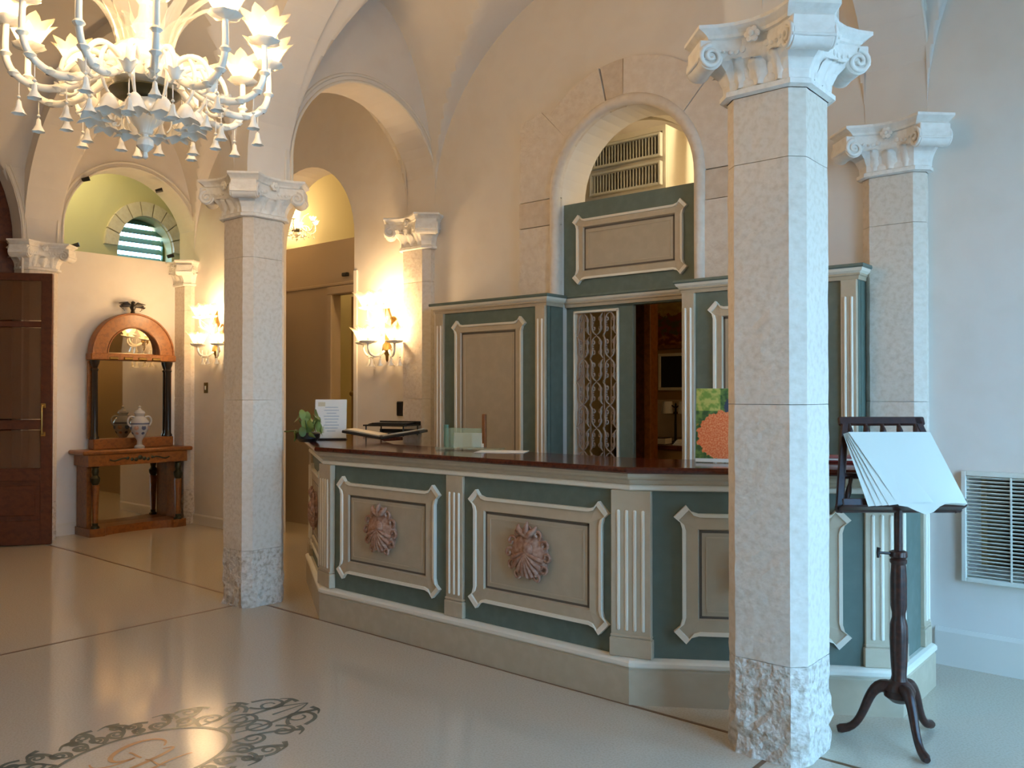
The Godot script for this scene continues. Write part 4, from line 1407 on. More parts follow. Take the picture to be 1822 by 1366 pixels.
# ---------------------------------------------------------------- console, mirror, vase
func build_console() -> void:
	var q := PI / 2
	var c := thing("console_table", "walnut console table with bronze herm legs and a mirrored back", "console table", Vector3(-7.78, 0, -0.975), q)
	var st := S()
	var o := [Vector2(-0.535, -0.185), Vector2(0.535, -0.185), Vector2(0.535, 0.17), Vector2(0.44, 0.185)]
	for p in arc(0, 0.185, 0.38, 0.1, 0, -180, 12):
		o.append(p)
	o.append(Vector2(-0.44, 0.185))
	o.append(Vector2(-0.535, 0.17))
	var plan := Transform3D(Basis(Vector3.RIGHT, Vector3(0, 0, 1), Vector3(0, 1, 0)), Vector3.ZERO)
	prism(st, o, 0.0, 0.085, plan)
	part(st, "base", M.walnut, c)
	for sg in [-1.0, 1.0]:
		st = S()
		bx(st, Vector3(sg * 0.5, 0.41, -0.05), Vector3(0.05, 0.65, 0.25), Transform3D(), 0.005)
		part(st, "end_panel", M.walnut, c)
		st = S()
		lathe(st, [Vector2(0.0, 0.085), Vector2(0.045, 0.085), Vector2(0.045, 0.1), Vector2(0.028, 0.115), Vector2(0.03, 0.14), Vector2(0.0, 0.14)], 14, Transform3D(Basis(), Vector3(sg * 0.46, 0, 0.125)))
		var foot := part(st, "leg_foot", M.bronze, c)
		st = S()
		lathe(st, [Vector2(0.028, 0.14), Vector2(0.034, 0.3), Vector2(0.042, 0.52), Vector2(0.042, 0.54), Vector2(0.0, 0.54)], 4, Transform3D(Basis(Vector3.UP, PI / 4), Vector3(sg * 0.46, 0, 0.125)))
		part(st, "leg", M.walnut, c)
		st = S()
		lathe(st, [Vector2(0.03, 0.54), Vector2(0.048, 0.58), Vector2(0.05, 0.61), Vector2(0.028, 0.64), Vector2(0.036, 0.68), Vector2(0.03, 0.715), Vector2(0.045, 0.73), Vector2(0.0, 0.735)], 14, Transform3D(Basis(), Vector3(sg * 0.46, 0, 0.125)))
		part(st, "leg_bust", M.bronze, c)
	st = S()
	bx(st, Vector3(0, 0.41, -0.165), Vector3(0.95, 0.65, 0.012))
	part(st, "back_mirror", M.mirror, c)
	st = S()
	bx(st, Vector3(0, 0.795, -0.005), Vector3(1.1, 0.12, 0.35), Transform3D(), 0.006)
	var fr := part(st, "frieze", M.walnut, c)
	st = S()
	for k in 7:
		var x := (k - 3) * 0.045
		lathe(st, [Vector2(0.0, -0.008), Vector2(0.026 - absf(k - 3) * 0.003, 0.0), Vector2(0.0, 0.01)], 10, Transform3D(Basis(Vector3.RIGHT, PI / 2), Vector3(x, 0.795 + 0.012 * cos(k * 2.0), 0.172)))
	for sg in [-1.0, 1.0]:
		tube(st, bezier_x(sg), 0.008, 6)
	part(st, "bronze_mount", M.bronze, fr)
	st = S()
	bx(st, Vector3(0, 0.878, 0.0), Vector3(1.22, 0.044, 0.375), Transform3D(), 0.012)
	part(st, "top", M.walnut, c)
	# pier mirror
	var m := thing("pier_mirror", "arched walnut pier mirror with dark side columns and an eagle on top", "mirror", Vector3(-7.78, 0.9, -1.02), q)
	st = S()
	bx(st, Vector3(0, 0.055, -0.11), Vector3(0.9, 0.11, 0.13), Transform3D(), 0.006)
	part(st, "bottom_rail", M.walnut, m)
	st = S()
	bx(st, Vector3(0, 0.53, -0.14), Vector3(0.78, 0.86, 0.012))
	part(st, "mirror_plate", M.mirror, m)
	for sg in [-1.0, 1.0]:
		st = S()
		lathe(st, [Vector2(0.046, 0.11), Vector2(0.046, 0.13), Vector2(0.036, 0.145), Vector2(0.034, 0.2), Vector2(0.03, 0.84), Vector2(0.042, 0.86), Vector2(0.028, 0.88), Vector2(0.046, 0.93), Vector2(0.05, 0.96), Vector2(0.0, 0.96)], 18, Transform3D(Basis(), Vector3(sg * 0.415, 0, -0.105)))
		part(st, "side_column", M.ebony, m)
		st = S()
		bx(st, Vector3(sg * 0.415, 0.53, -0.15), Vector3(0.11, 0.84, 0.03))
		part(st, "side_backing", M.walnut, m)
	st = S()
	bx(st, Vector3(0, 1.0, -0.11), Vector3(0.96, 0.075, 0.14), Transform3D(), 0.01)
	var en := part(st, "entablature", M.walnut, m)
	for k in 4:
		st = S()
		bx(st, Vector3((k - 1.5) * 0.16, 0.985, -0.036), Vector3(0.1, 0.03, 0.016), Transform3D(), 0.007)
		part(st, "bronze_plaque", M.old_brass, en)
	st = S()
	var ar := arc(0, 1.038, 0.465, 0.455, 0, 180, 30)
	ar.append_array(arc(0, 1.038, 0.285, 0.285, 180, 0, 24))
	prism(st, ar, -0.17, -0.06, Transform3D(), false)
	part(st, "arch", M.walnut, m)
	st = S()
	var ln := []
	for p in arc(0, 1.038, 0.455, 0.445, 0, 180, 30):
		ln.append(Vector3(p.x, p.y, -0.06))
	tube(st, ln, 0.012, 6)
	part(st, "arch_bead", M.walnut, m)
	st = S()
	ln = []
	for p in arc(0, 1.038, 0.295, 0.295, 0, 180, 30):
		ln.append(Vector3(p.x, p.y, -0.06))
	tube(st, ln, 0.009, 6)
	part(st, "arch_bead", M.walnut, m)
	st = S()
	var ha := arc(0, 1.038, 0.29, 0.29, 0, 180, 24)
	prism(st, ha, -0.006, 0.006, Transform3D(Basis(Vector3.RIGHT, 0.1), Vector3(0, 0.005, -0.253)))
	part(st, "lunette_mirror", M.mirror, m)
	# eagle finial
	st = S()
	var bird := Transform3D(Basis(), Vector3(0, 1.545, -0.11))
	lathe(st, [Vector2(0.0, -0.055), Vector2(0.025, -0.05), Vector2(0.018, -0.02), Vector2(0.03, 0.0), Vector2(0.034, 0.025), Vector2(0.02, 0.05), Vector2(0.018, 0.065), Vector2(0.02, 0.075), Vector2(0.0, 0.09)], 12, bird)
	tube(st, [bird * Vector3(0, 0.072, 0.01), bird * Vector3(0, 0.068, 0.04), bird * Vector3(0, 0.058, 0.046)], [0.012, 0.007, 0.002], 6)
	for sg in [-1.0, 1.0]:
		for f in 5:
			var t := f / 4.0
			tube(st, [bird * Vector3(sg * 0.02, 0.03, 0), bird * Vector3(sg * (0.06 + 0.02 * f), 0.065 - 0.012 * f, -0.005), bird * Vector3(sg * (0.15 - 0.016 * f), 0.055 - 0.02 * f, -0.01)], [0.012, 0.013, 0.004], 6)
	part(st, "eagle", M.ebony, m)

func build_vase() -> void:   # painted porcelain: its blue flowers are glaze
	var q := PI / 2
	var st := S()
	var v := thing("porcelain_vase", "blue and white porcelain vase with two handles on the console", "vase", Vector3(-7.72, 0.9, -1.02), q)
	var pm := mat(rgb(176, 177, 182), 0.2)
	var blue := mat(rgb(84, 92, 118), 0.2)
	st = S()
	lathe(st, [Vector2(0.0, 0.0), Vector2(0.055, 0.0), Vector2(0.055, 0.02), Vector2(0.03, 0.04), Vector2(0.026, 0.08), Vector2(0.035, 0.1), Vector2(0.075, 0.16), Vector2(0.1, 0.24), Vector2(0.098, 0.29), Vector2(0.07, 0.33), Vector2(0.045, 0.35), Vector2(0.05, 0.37), Vector2(0.06, 0.385), Vector2(0.0, 0.385)], 24, Transform3D())
	part(st, "body", pm, v)
	for k in 8:   # painted petals standing slightly proud of the belly
		st = S()
		var pb := Basis(Vector3.UP, TAU * k / 8.0)
		for e in [[0.225, 0.098, 0.026], [0.165, 0.078, 0.018]]:
			lathe(st, [Vector2(0.0, -0.004), Vector2(e[2], 0.0), Vector2(0.0, 0.005)], 8, Transform3D(pb, Vector3.ZERO) * Transform3D(Basis(Vector3.RIGHT, PI / 2 + (0.0 if e[0] > 0.2 else 0.5)), Vector3(0, e[0], e[1])))
		part(st, "painted_flower", blue if k % 2 == 0 else M.terracotta, v)
	st = S()
	lathe(st, [Vector2(0.0995, 0.262), Vector2(0.102, 0.27), Vector2(0.0995, 0.278)], 24)
	part(st, "blue_band", blue, v)
	st = S()
	lathe(st, [Vector2(0.058, 0.385), Vector2(0.05, 0.405), Vector2(0.02, 0.425), Vector2(0.012, 0.44), Vector2(0.018, 0.455), Vector2(0.0, 0.47)], 18)
	part(st, "lid", pm, v)
	for sg in [-1.0, 1.0]:
		st = S()
		tube(st, bezier3(Vector3(sg * 0.09, 0.24, 0), Vector3(sg * 0.16, 0.26, 0), Vector3(sg * 0.14, 0.38, 0), Vector3(sg * 0.06, 0.34, 0)), 0.011, 7)
		part(st, "handle", pm, v)

func bezier_x(sg: float) -> Array:
	return bezier3(Vector3(sg * 0.14, 0.795, 0.172), Vector3(sg * 0.2, 0.84, 0.175), Vector3(sg * 0.26, 0.75, 0.175), Vector3(sg * 0.33, 0.8, 0.172))

# ---------------------------------------------------------------- wooden doors
func build_doors() -> void:
	var st := S()
	var w := 0.75
	var h := 2.7
	bx(st, Vector3(0.05, h * 0.5, 0), Vector3(0.1, h - 0.02, 0.045), Transform3D(), 0.004)
	bx(st, Vector3(w - 0.05, h * 0.5, 0), Vector3(0.1, h - 0.02, 0.045), Transform3D(), 0.004)
	for r in [[0.01, 0.25], [0.64, 0.765], [2.615, 2.69]]:
		bx(st, Vector3(w * 0.5, (r[0] + r[1]) * 0.5, 0), Vector3(w - 0.19, r[1] - r[0], 0.043), Transform3D(), 0.004)
	var leaf := struct(st, "door_1", M.door_wood, "open dark wooden door leaf with glass panes and a brass handle")
	leaf.position = Vector3(-7.943, 0, 0.574)
	leaf.rotation.y = deg_to_rad(51.5)
	for r in [[1.13, 1.255], [2.145, 2.225]]:
		st = S()
		bx(st, Vector3(w * 0.5, (r[0] + r[1]) * 0.5, 0), Vector3(w - 0.19, (r[1] - r[0]) * 0.75, 0.03), Transform3D(), 0.006)
		part(st, "glazing_bar", M.door_wood, leaf)
	for r in [[0.765, 1.137], [1.25, 2.15], [2.225, 2.615]]:
		st = S()
		bx(st, Vector3(w * 0.5, (r[0] + r[1]) * 0.5, 0), Vector3(w - 0.2, r[1] - r[0], 0.008))
		part(st, "pane", M.amber_glass, leaf)
	st = S()
	bx(st, Vector3(w * 0.5, 0.445, 0), Vector3(w - 0.2, 0.4, 0.02))
	bx(st, Vector3(w * 0.5, 0.445, 0), Vector3(w - 0.28, 0.31, 0.036), Transform3D(), 0.012)
	part(st, "bottom_panel", M.door_wood, leaf)
	st = S()
	tube(st, [Vector3(w - 0.075, 1.1, 0.02), Vector3(w - 0.075, 1.1, 0.06), Vector3(w - 0.075, 1.12, 0.065), Vector3(w - 0.075, 1.36, 0.065), Vector3(w - 0.075, 1.38, 0.06), Vector3(w - 0.075, 1.38, 0.02)], 0.009, 8)
	for y in [1.1, 1.38]:
		bx(st, Vector3(w - 0.075, y, 0.026), Vector3(0.045, 0.045, 0.01), Transform3D(), 0.004)
	var hd := part(st, "handle", M.brass, leaf)
	hd.set_meta("label", "long brass pull handle")
	# fixed joinery that fills the arch
	var swap := Transform3D(Basis(Vector3(0, 0, -1), Vector3(0, 1, 0), Vector3(1, 0, 0)), Vector3.ZERO)
	st = S()
	prism(st, arc(-1.84, 3.02, 1.645, 1.645, 0, 180, 30), -7.98, -7.93, swap)
	var f := struct(st, "door_2", M.door_wood, "dark red wooden fanlight filling the arched doorway")
	st = S()
	bx(st, Vector3(-7.94, 2.86, 1.84), Vector3(0.12, 0.32, 3.29), Transform3D(), 0.01)
	part(st, "transom", M.door_wood, f)
	for z in [0.26, 1.18, 2.5, 3.42]:
		st = S()
		bx(st, Vector3(-7.95, 1.35, z), Vector3(0.09, 2.7, 0.12), Transform3D(), 0.006)
		part(st, "post", M.door_wood, f)
	for z in [1.84, 2.96, 0.72]:
		st = S()
		bx(st, Vector3(-8.0, 1.35, z), Vector3(0.04, 2.7, 0.92 if z < 1.0 or z > 2.5 else 1.3))
		part(st, "closed_leaf", M.door_wood, f)

# ---------------------------------------------------------------- lectern
func build_lectern() -> void:
	var l := thing("book_lectern", "dark turned wood tripod lectern in front of the counter end", "lectern", Vector3(0.36, 0, -0.40), 0.0)
	var st := S()
	lathe(st, [Vector2(0.0, 0.16), Vector2(0.03, 0.165), Vector2(0.062, 0.19), Vector2(0.066, 0.22), Vector2(0.05, 0.245), Vector2(0.034, 0.26), Vector2(0.03, 0.28), Vector2(0.034, 0.34), Vector2(0.038, 0.44), Vector2(0.036, 0.5), Vector2(0.028, 0.53), Vector2(0.028, 0.55), Vector2(0.034, 0.58), Vector2(0.034, 0.7), Vector2(0.03, 0.76), Vector2(0.036, 0.77), Vector2(0.036, 0.78), Vector2(0.03, 0.785), Vector2(0.038, 0.795), Vector2(0.036, 0.815), Vector2(0.024, 0.82), Vector2(0.0, 0.82)], 24)
	part(st, "column", M.lectern_wood, l)
	st = S()
	tube(st, [Vector3(0, 0.8, 0), Vector3(0, 1.04, 0)], 0.0175, 14)
	part(st, "sliding_post", M.lectern_wood, l)
	st = S()
	var side := Vector3(-cos(YAW), 0, sin(YAW))
	tube(st, [Vector3(0, 0.805, 0), side * 0.085 + Vector3(0, 0.81, 0)], 0.006, 8)
	tube(st, [side * 0.085 + Vector3(0, 0.79, 0), side * 0.09 + Vector3(0, 0.81, 0), side * 0.085 + Vector3(0, 0.832, 0)], [0.009, 0.006, 0.009], 8)
	part(st, "thumbscrew", M.ebony, l)
	for f in [Vector3(-0.235, 0, 0.09), Vector3(0.16, 0, 0.19), Vector3(0.075, 0, -0.235)]:
		st = S()
		var d: Vector3 = f.normalized()
		var r: float = f.length()
		var p := bezier3(d * 0.03 + Vector3(0, 0.225, 0), d * 0.14 + Vector3(0, 0.26, 0), d * 0.12 + Vector3(0, 0.07, 0), d * (r - 0.045) + Vector3(0, 0.03, 0), 14)
		p.append(d * (r - 0.015) + Vector3(0, 0.022, 0))
		p.append(d * r + Vector3(0, 0.018, 0))
		var rd := []
		for i in p.size():
			rd.append([0.026, 0.028, 0.027, 0.025, 0.023, 0.0215, 0.0205, 0.02, 0.019, 0.018, 0.0175, 0.017, 0.017, 0.017, 0.018, 0.02, 0.014][i])
		tube(st, p, rd, 10)
		part(st, "leg", M.lectern_wood, l)
	# sloping desk with pierced rails; faces the middle of the hall
	var dk := Transform3D(Basis(Vector3.UP, YAW) * Basis(Vector3.RIGHT, -0.42), Vector3(0.0, 1.0, 0.0))
	st = S()
	var tw := 0.165
	var bw := 0.255
	var hh := 0.41
	tube_bar(st, dk, Vector3(-bw, 0, 0), Vector3(-tw, hh, 0), 0.034)
	tube_bar(st, dk, Vector3(bw, 0, 0), Vector3(tw, hh, 0), 0.034)
	tube_bar(st, dk, Vector3(-tw - 0.01, hh, 0), Vector3(tw + 0.01, hh, 0), 0.04)
	tube_bar(st, dk, Vector3(-tw - 0.022, hh - 0.1, 0), Vector3(tw + 0.022, hh - 0.1, 0), 0.03)
	tube_bar(st, dk, Vector3(-bw, 0.0, 0), Vector3(bw, 0.0, 0), 0.034)
	tube_bar(st, dk, Vector3(-bw + 0.05, 0.15, 0), Vector3(bw - 0.05, 0.15, 0), 0.026)
	part(st, "desk_frame", M.lectern_wood, l)
	for i in 5:
		st = S()
		var x := (i - 2) / 2.0
		lathe_between(st, dk * Vector3(x * tw * 0.92, hh - 0.1, 0), dk * Vector3(x * tw * 0.9, hh, 0), 0.012)
		part(st, "desk_spindle", M.lectern_wood, l)
		st = S()
		lathe_between(st, dk * Vector3(x * bw * 0.9, 0.0, 0), dk * Vector3(x * bw * 0.7, 0.15, 0), 0.011)
		part(st, "desk_spindle", M.lectern_wood, l)
	st = S()
	bx(st, Vector3(0, -0.004, 0.035), Vector3(bw * 2 + 0.02, 0.016, 0.075), dk, 0.005)
	bx(st, Vector3(0, 0.008, 0.07), Vector3(bw * 2 + 0.02, 0.034, 0.012), dk, 0.004)
	part(st, "book_ledge", M.lectern_wood, l)
	# big menu book lying on it
	var b := thing("open_menu_book", "large cream paper book with fanned pages on the lectern", "book", Vector3(0.36, 0, -0.40), 0.0)
	var names := [[-0.03, 0.0, -0.10], [-0.02, 0.006, -0.07], [-0.008, 0.011, -0.045], [0.004, 0.016, -0.02], [0.02, 0.022, 0.02]]
	for i in names.size():
		var q: Array = names[i]
		st = S()
		var up := 0.318
		var pts := []
		var n := 9
		var xl0: float = -0.185 + q[0] * 0.3      # top left
		var xr0 := 0.185
		var xl1: float = -0.075 + q[2]         # bottom left
		var xr1 := 0.245
		st.set_smooth_group(1)
		var grid := []
		for r in n + 1:
			var t := float(r) / n
			var row := []
			for cidx in n + 1:
				var s := float(cidx) / n
				var x := lerpf(lerpf(xl1, xl0, t), lerpf(xr1, xr0, t), s)
				var z: float = 0.028 + float(q[1]) + 0.02 * sin(s * PI) * (1.0 - t) + 0.02 * (1.0 - t) * (1.0 - s)
				var y := 0.0 + up * t + (0.0 if s > 0.3 else -0.03 * (0.3 - s) * (1.0 - t))
				if i == 4:
					y -= 0.05 * exp(-pow((s - 0.35) / 0.2, 2.0)) * (1.0 - t)
				row.append(dk * Vector3(x, y * 1.1 - 0.012, z + 0.06 * (1.0 - t)))
			grid.append(row)
		for r in n:
			for cidx in n:
				pg(st, [grid[r][cidx], grid[r + 1][cidx], grid[r + 1][cidx + 1], grid[r][cidx + 1]], dk.basis.z)
		st.set_smooth_group(-1)
		part(st, "page" if i < 4 else "top_page", M.paper_cool, b)

func tube_bar(st: SurfaceTool, xf: Transform3D, a: Vector3, b: Vector3, w: float) -> void:
	var d := (b - a)
	var m := (a + b) * 0.5
	var ang := atan2(d.y, d.x)
	bx(st, Vector3.ZERO, Vector3(d.length() + w, w, 0.02), xf * Transform3D(Basis(Vector3.BACK, ang), m), 0.005)

func lathe_between(st: SurfaceTool, a: Vector3, b: Vector3, r: float) -> void:
	var p := []
	var rd := []
	for i in 9:
		var t := i / 8.0
		p.append(a.lerp(b, t))
		rd.append(r * (0.75 + 0.5 * sin(t * PI) * absf(cos(t * TAU))))
	tube(st, p, rd, 8)

# ---------------------------------------------------------------- things on the counter and walls
func print_mat(img: Image) -> StandardMaterial3D:
	var m := mat(Color.WHITE, 0.6)
	m.albedo_texture = ImageTexture.create_from_image(img)
	return m

func print_quad(w: float, h: float, xf: Transform3D) -> SurfaceTool:
	var st := SurfaceTool.new()
	st.begin(Mesh.PRIMITIVE_TRIANGLES)
	var c := [Vector3(-w * 0.5, 0, 0), Vector3(-w * 0.5, h, 0), Vector3(w * 0.5, h, 0), Vector3(w * 0.5, 0, 0)]
	var uv := [Vector2(0, 1), Vector2(0, 0), Vector2(1, 0), Vector2(1, 1)]
	for i in [0, 1, 2, 0, 2, 3]:
		st.set_uv(uv[i])
		st.add_vertex(xf * c[i])
	return st

func build_counter_things() -> void:
	var top := 1.145
	rng.seed = 7
	# framed notice
	var p := ony(588, 782, top)
	var t := thing("notice_stand", "white printed notice in a clear stand beside the potted plant", "sign", p, YAW + 0.1)
	var tilt := Transform3D(Basis(Vector3.RIGHT, -0.16), Vector3(0, 0.012, 0))
	var st := S()
	bx(st, Vector3(0, 0.006, 0.0), Vector3(0.25, 0.012, 0.12), Transform3D(), 0.003)
	part(st, "foot", M.black, t)
	st = S()
	bx(st, Vector3(0, 0.15, -0.004), Vector3(0.24, 0.3, 0.005), tilt)
	part(st, "back_plate", M.paper, t)
	var img := Image.create(96, 128, false, Image.FORMAT_RGB8)
	img.fill(rgb(238, 240, 240))
	for r in 9:   # lines of small print
		var w: int = [40, 46, 30, 48, 44, 36, 48, 40, 26][r]
		img.fill_rect(Rect2i(50 - w / 2, 24 + r * 10, w, 3), rgb(168, 186, 206))
	img.fill_rect(Rect2i(8, 8, 22, 14), rgb(206, 198, 170))
	img.fill_rect(Rect2i(8, 90, 20, 22), rgb(196, 200, 176))
	part(print_quad(0.236, 0.296, tilt * Transform3D(Basis(), Vector3(0, 0.002, 0.0))), "printed_sheet", print_mat(img), t)
	st = S()
	bx(st, Vector3(0, 0.15, 0.004), Vector3(0.244, 0.304, 0.003), tilt)
	part(st, "clear_cover", M.glass, t)
	# small plant
	p = ony(548, 786, top)
	t = thing("potted_plant", "small potted plant with pale green leaves on the counter end", "plant", p)
	st = S()
	lathe(st, [Vector2(0.0, 0.0), Vector2(0.06, 0.0), Vector2(0.085, 0.025), Vector2(0.09, 0.06), Vector2(0.08, 0.07), Vector2(0.0, 0.06)], 18)
	part(st, "pot", M.black, t)
	for i in 22:
		st = S()
		var a := rng.randf() * TAU
		var r := rng.randf_range(0.02, 0.11)
		var y := rng.randf_range(0.08, 0.24) - r * 0.5
		var b := Basis(Vector3.UP, a) * Basis(Vector3.RIGHT, rng.randf_range(-0.4, 0.9))
		st.set_smooth_group(1)
		var c := Vector3(cos(a) * r, y, sin(a) * r)
		var s := rng.randf_range(0.035, 0.05)
		var xf := Transform3D(b, c)
		var rim := []
		for k in 9:
			var an := TAU * k / 9
			rim.append(xf * Vector3(cos(an) * s * 0.7, sin(an) * s, 0.006 * cos(an * 2.0)))
		for k in 9:
			pg(st, [rim[k], rim[(k + 1) % 9], xf * Vector3(0, 0, 0.012)], b.z)
		part(st, "leaf", M.leaf_pale if i % 3 > 0 else M.leaf, t)
	st = S()
	for i in 7:
		var a := TAU * i / 7
		tube(st, [Vector3(0, 0.05, 0), Vector3(cos(a) * 0.03, 0.1, sin(a) * 0.03), Vector3(cos(a) * 0.07, 0.16, sin(a) * 0.07)], 0.004, 5)
	tube(st, bezier3(Vector3(-0.02, 0.05, 0.02), Vector3(-0.08, 0.1, 0.06), Vector3(-0.11, 0.07, 0.08), Vector3(-0.15, 0.075, 0.1), 6), 0.005, 5)
	part(st, "stems", M.leaf, t)
	# black register
	p = ony(685, 783, top)
	t = thing("guest_register", "black leather register lying open on the counter top", "book", p + Vector3(0.06, 0, 0.05), 0.55)
	for sg in [-1.0, 1.0]:
		st = S()
		bx(st, Vector3(sg * 0.155, 0.012, 0), Vector3(0.3, 0.02, 0.24), Transform3D(Basis(Vector3.BACK, sg * 0.16), Vector3(0, 0.012, 0)), 0.004)
		part(st, "cover", M.black, t)
		st = S()
		bx(st, Vector3(sg * 0.15, 0.028, 0), Vector3(0.27, 0.012, 0.21), Transform3D(Basis(Vector3.BACK, sg * 0.16), Vector3(0, 0.012, 0)), 0.003)
		part(st, "pages", M.panel, t)
	# dark letter tray behind it
	t = thing("letter_tray", "black two-tier letter tray behind the open register", "tray", ony(690, 776, top) + Vector3(-0.06, 0, -0.1), 0.3)
	for k in 2:
		st = S()
		bx(st, Vector3(0.0, 0.018 + 0.07 * k, 0), Vector3(0.4, 0.012, 0.28), Transform3D(), 0.003)
		bx(st, Vector3(0.0, 0.032 + 0.07 * k, -0.135), Vector3(0.4, 0.035, 0.01))
		part(st, "shelf", M.black, t)
	for x in [-0.18, 0.18]:
		for z in [-0.12, 0.12]:
			st = S()
			tube(st, [Vector3(x, 0, z), Vector3(x, 0.09, z)], 0.006, 6)
			part(st, "post", M.black, t)
	st = S()
	for k in 3:
		bx(st, Vector3(0.01 * k, 0.098 + 0.005 * k, 0.01), Vector3(0.32, 0.005, 0.22), Transform3D(Basis(Vector3.UP, 0.12 * k), Vector3.ZERO))
	part(st, "papers", M.black, t)
	# glass card holder with wooden posts
	p = ony(825, 800, top)
	t = thing("glass_card_holder", "green glass card holder with wooden posts on the counter", "card holder", p + Vector3(0, 0.001, -0.02), 0.28)
	st = S()
	bx(st, Vector3(0.03, 0.007, 0.0), Vector3(0.42, 0.014, 0.16), Transform3D(), 0.004)
	part(st, "glass_base", M.green_glass, t)
	for x in [-0.14, 0.13]:
		st = S()
		var ph := 0.14 if x < 0 else 0.21
		bx(st, Vector3(x, 0.015 + ph * 0.5, 0.0), Vector3(0.024, ph, 0.024), Transform3D(), 0.003)
		part(st, "post", M.shutter if x < 0 else M.walnut, t)
	for z in [-0.035, 0.035]:
		st = S()
		bx(st, Vector3(0, 0.075, z), Vector3(0.25, 0.12, 0.006))
		part(st, "glass_pane", M.green_glass, t)
	for k in 3:
		st = S()
		bx(st, Vector3(-0.05 + 0.07 * k, 0.06, -0.01 + 0.012 * k), Vector3(0.085, 0.09, 0.004), Transform3D(Basis(Vector3.RIGHT, -0.1), Vector3.ZERO))
		part(st, "card", M.paper if k != 1 else M.cream, t)
	# loose sheet
	t = thing("paper_sheet", "loose white sheet of paper beside the glass card holder", "paper", ony(893, 804, top) + Vector3(0, 0.001, 0), 0.5)
	st = S()
	bx(st, Vector3(0, 0.001, 0), Vector3(0.3, 0.002, 0.21))
	part(st, "sheet", M.paper, t)
	# flower print card
	img = Image.create(112, 144, false, Image.FORMAT_RGB8)
	var nz := FastNoiseLite.new()
	nz.seed = 9
	nz.frequency = 0.06
	for y in 144:
		for x in 112:
			var n := nz.get_noise_2d(x, y)
			var col := rgb(104, 132, 62).lerp(rgb(52, 84, 44), clampf(n * 1.6 + 0.5, 0, 1))
			if y < 44 and x < 46:
				col = rgb(186, 182, 96).lerp(rgb(120, 150, 60), clampf(n * 2.0 + 0.4, 0, 1))
			if Vector2(x - 70, y - 36).length() < 17 + n * 12:
				col = rgb(52, 62, 82)
			var d := Vector2((x - 50) / 1.05, y - 92).length() + n * 9
			if d < 46:
				col = rgb(224, 106, 52).lerp(rgb(240, 158, 108), clampf(nz.get_noise_2d(x * 4, y * 4) * 1.4 + 0.4, 0, 1))
			if y > 136:
				col = rgb(226, 224, 214)
			img.set_pixel(x, y, col)
	p = ony(1290, 824, top)
	t = thing("flower_print_card", "upright card printed with orange flowers partly behind the nearer column", "card", p, 0.35)
	st = S()
	bx(st, Vector3(0, 0.19, -0.004), Vector3(0.3, 0.38, 0.005), Transform3D(Basis(Vector3.RIGHT, -0.12), Vector3(0, 0.004, 0)))
	part(st, "board", M.paper, t)
	part(print_quad(0.3, 0.38, Transform3D(Basis(Vector3.RIGHT, -0.12), Vector3(0, 0.004, 0.0015))), "flower_print", print_mat(img), t)
	st = S()
	bx(st, Vector3.ZERO, Vector3(0.06, 0.13, 0.004), Transform3D(Basis(Vector3.RIGHT, 0.4), Vector3(0, 0.07, -0.065)))
	part(st, "easel_back", M.paper, t)
	# red booklets by the far end
	t = thing("red_booklet", "small dark red booklets stacked on the counter beyond the nearer column", "booklet", ony(1500, 822, top), 0.2)
	for k in 3:
		st = S()
		bx(st, Vector3(0.006 * k, 0.006 + 0.011 * k, 0), Vector3(0.2, 0.01, 0.14), Transform3D(Basis(Vector3.UP, 0.1 * k), Vector3.ZERO), 0.002)
		part(st, "booklet", [mat(rgb(122, 42, 38), 0.5), M.paper, mat(rgb(158, 92, 88), 0.5)][k], t)

func build_wall_things() -> void:
	# black intercom beside the engaged column
	var t := thing("wall_intercom", "small black intercom on the sconce wall beside the engaged column", "intercom", onz(716, 727, ZW))
	var st := S()
	bx(st, Vector3(0, 0, 0.02), Vector3(0.08, 0.13, 0.04), Transform3D(), 0.008)
	part(st, "body", M.black, t)
	st = S()
	for k in 4:
		bx(st, Vector3(0, 0.03 - k * 0.012, 0.041), Vector3(0.05, 0.004, 0.003))
	part(st, "speaker_slots", M.black, t)
	# light switch
	t = thing("light_switch", "small metal light switch plate under the sconce by the mirror", "light switch", onz(367, 690, ZW))
	st = S()
	bx(st, Vector3(0, 0, 0.005), Vector3(0.075, 0.12, 0.01), Transform3D(), 0.003)
	part(st, "plate", M.old_brass, t)
	st = S()
	bx(st, Vector3(0, 0, 0.013), Vector3(0.025, 0.045, 0.008), Transform3D(), 0.002)
	part(st, "rocker", M.white_metal, t)
	# little black spotlights round the lunette over the mirror wall
	var first: Node3D = null
	for q in [[148, 318], [279, 338], [130, 436], [300, 455]]:
		var p := onx(q[0], q[1], -7.70 if q[1] < 400 else -7.97)
		var lab: String = {148: "tiny black spotlight high on the door side of the olive lunette", 279: "tiny black spotlight high on the sconce side of the olive lunette", 130: "tiny black spotlight on the partition top nearer the wooden door", 300: "tiny black spotlight on the partition top nearer the wall sconce"}[q[0]]
		if first == null:
			first = thing("spotlight", lab, "spotlight", p, 0.0, "tiny black spotlights around the lunette")
			st = S()
			tube(st, [Vector3(-0.01, -0.012, 0.02), Vector3(0.03, 0.012, -0.04)], [0.02, 0.024], 10)
			part(st, "head", M.black, first)
			st = S()
			tube(st, [Vector3(-0.03, -0.02, 0), Vector3(0.0, 0.0, 0.0)], 0.007, 6)
			part(st, "bracket", M.black, first)
		else:
			again(first, p, 0.0, lab)
	air_grille("wall_air_grille", "large white slatted return air grille low on the daylit wall", Vector3(onz(1712, 934, ZW).x + 0.36, 0.78, ZW), 0.72, 0.6, 27, false, true)

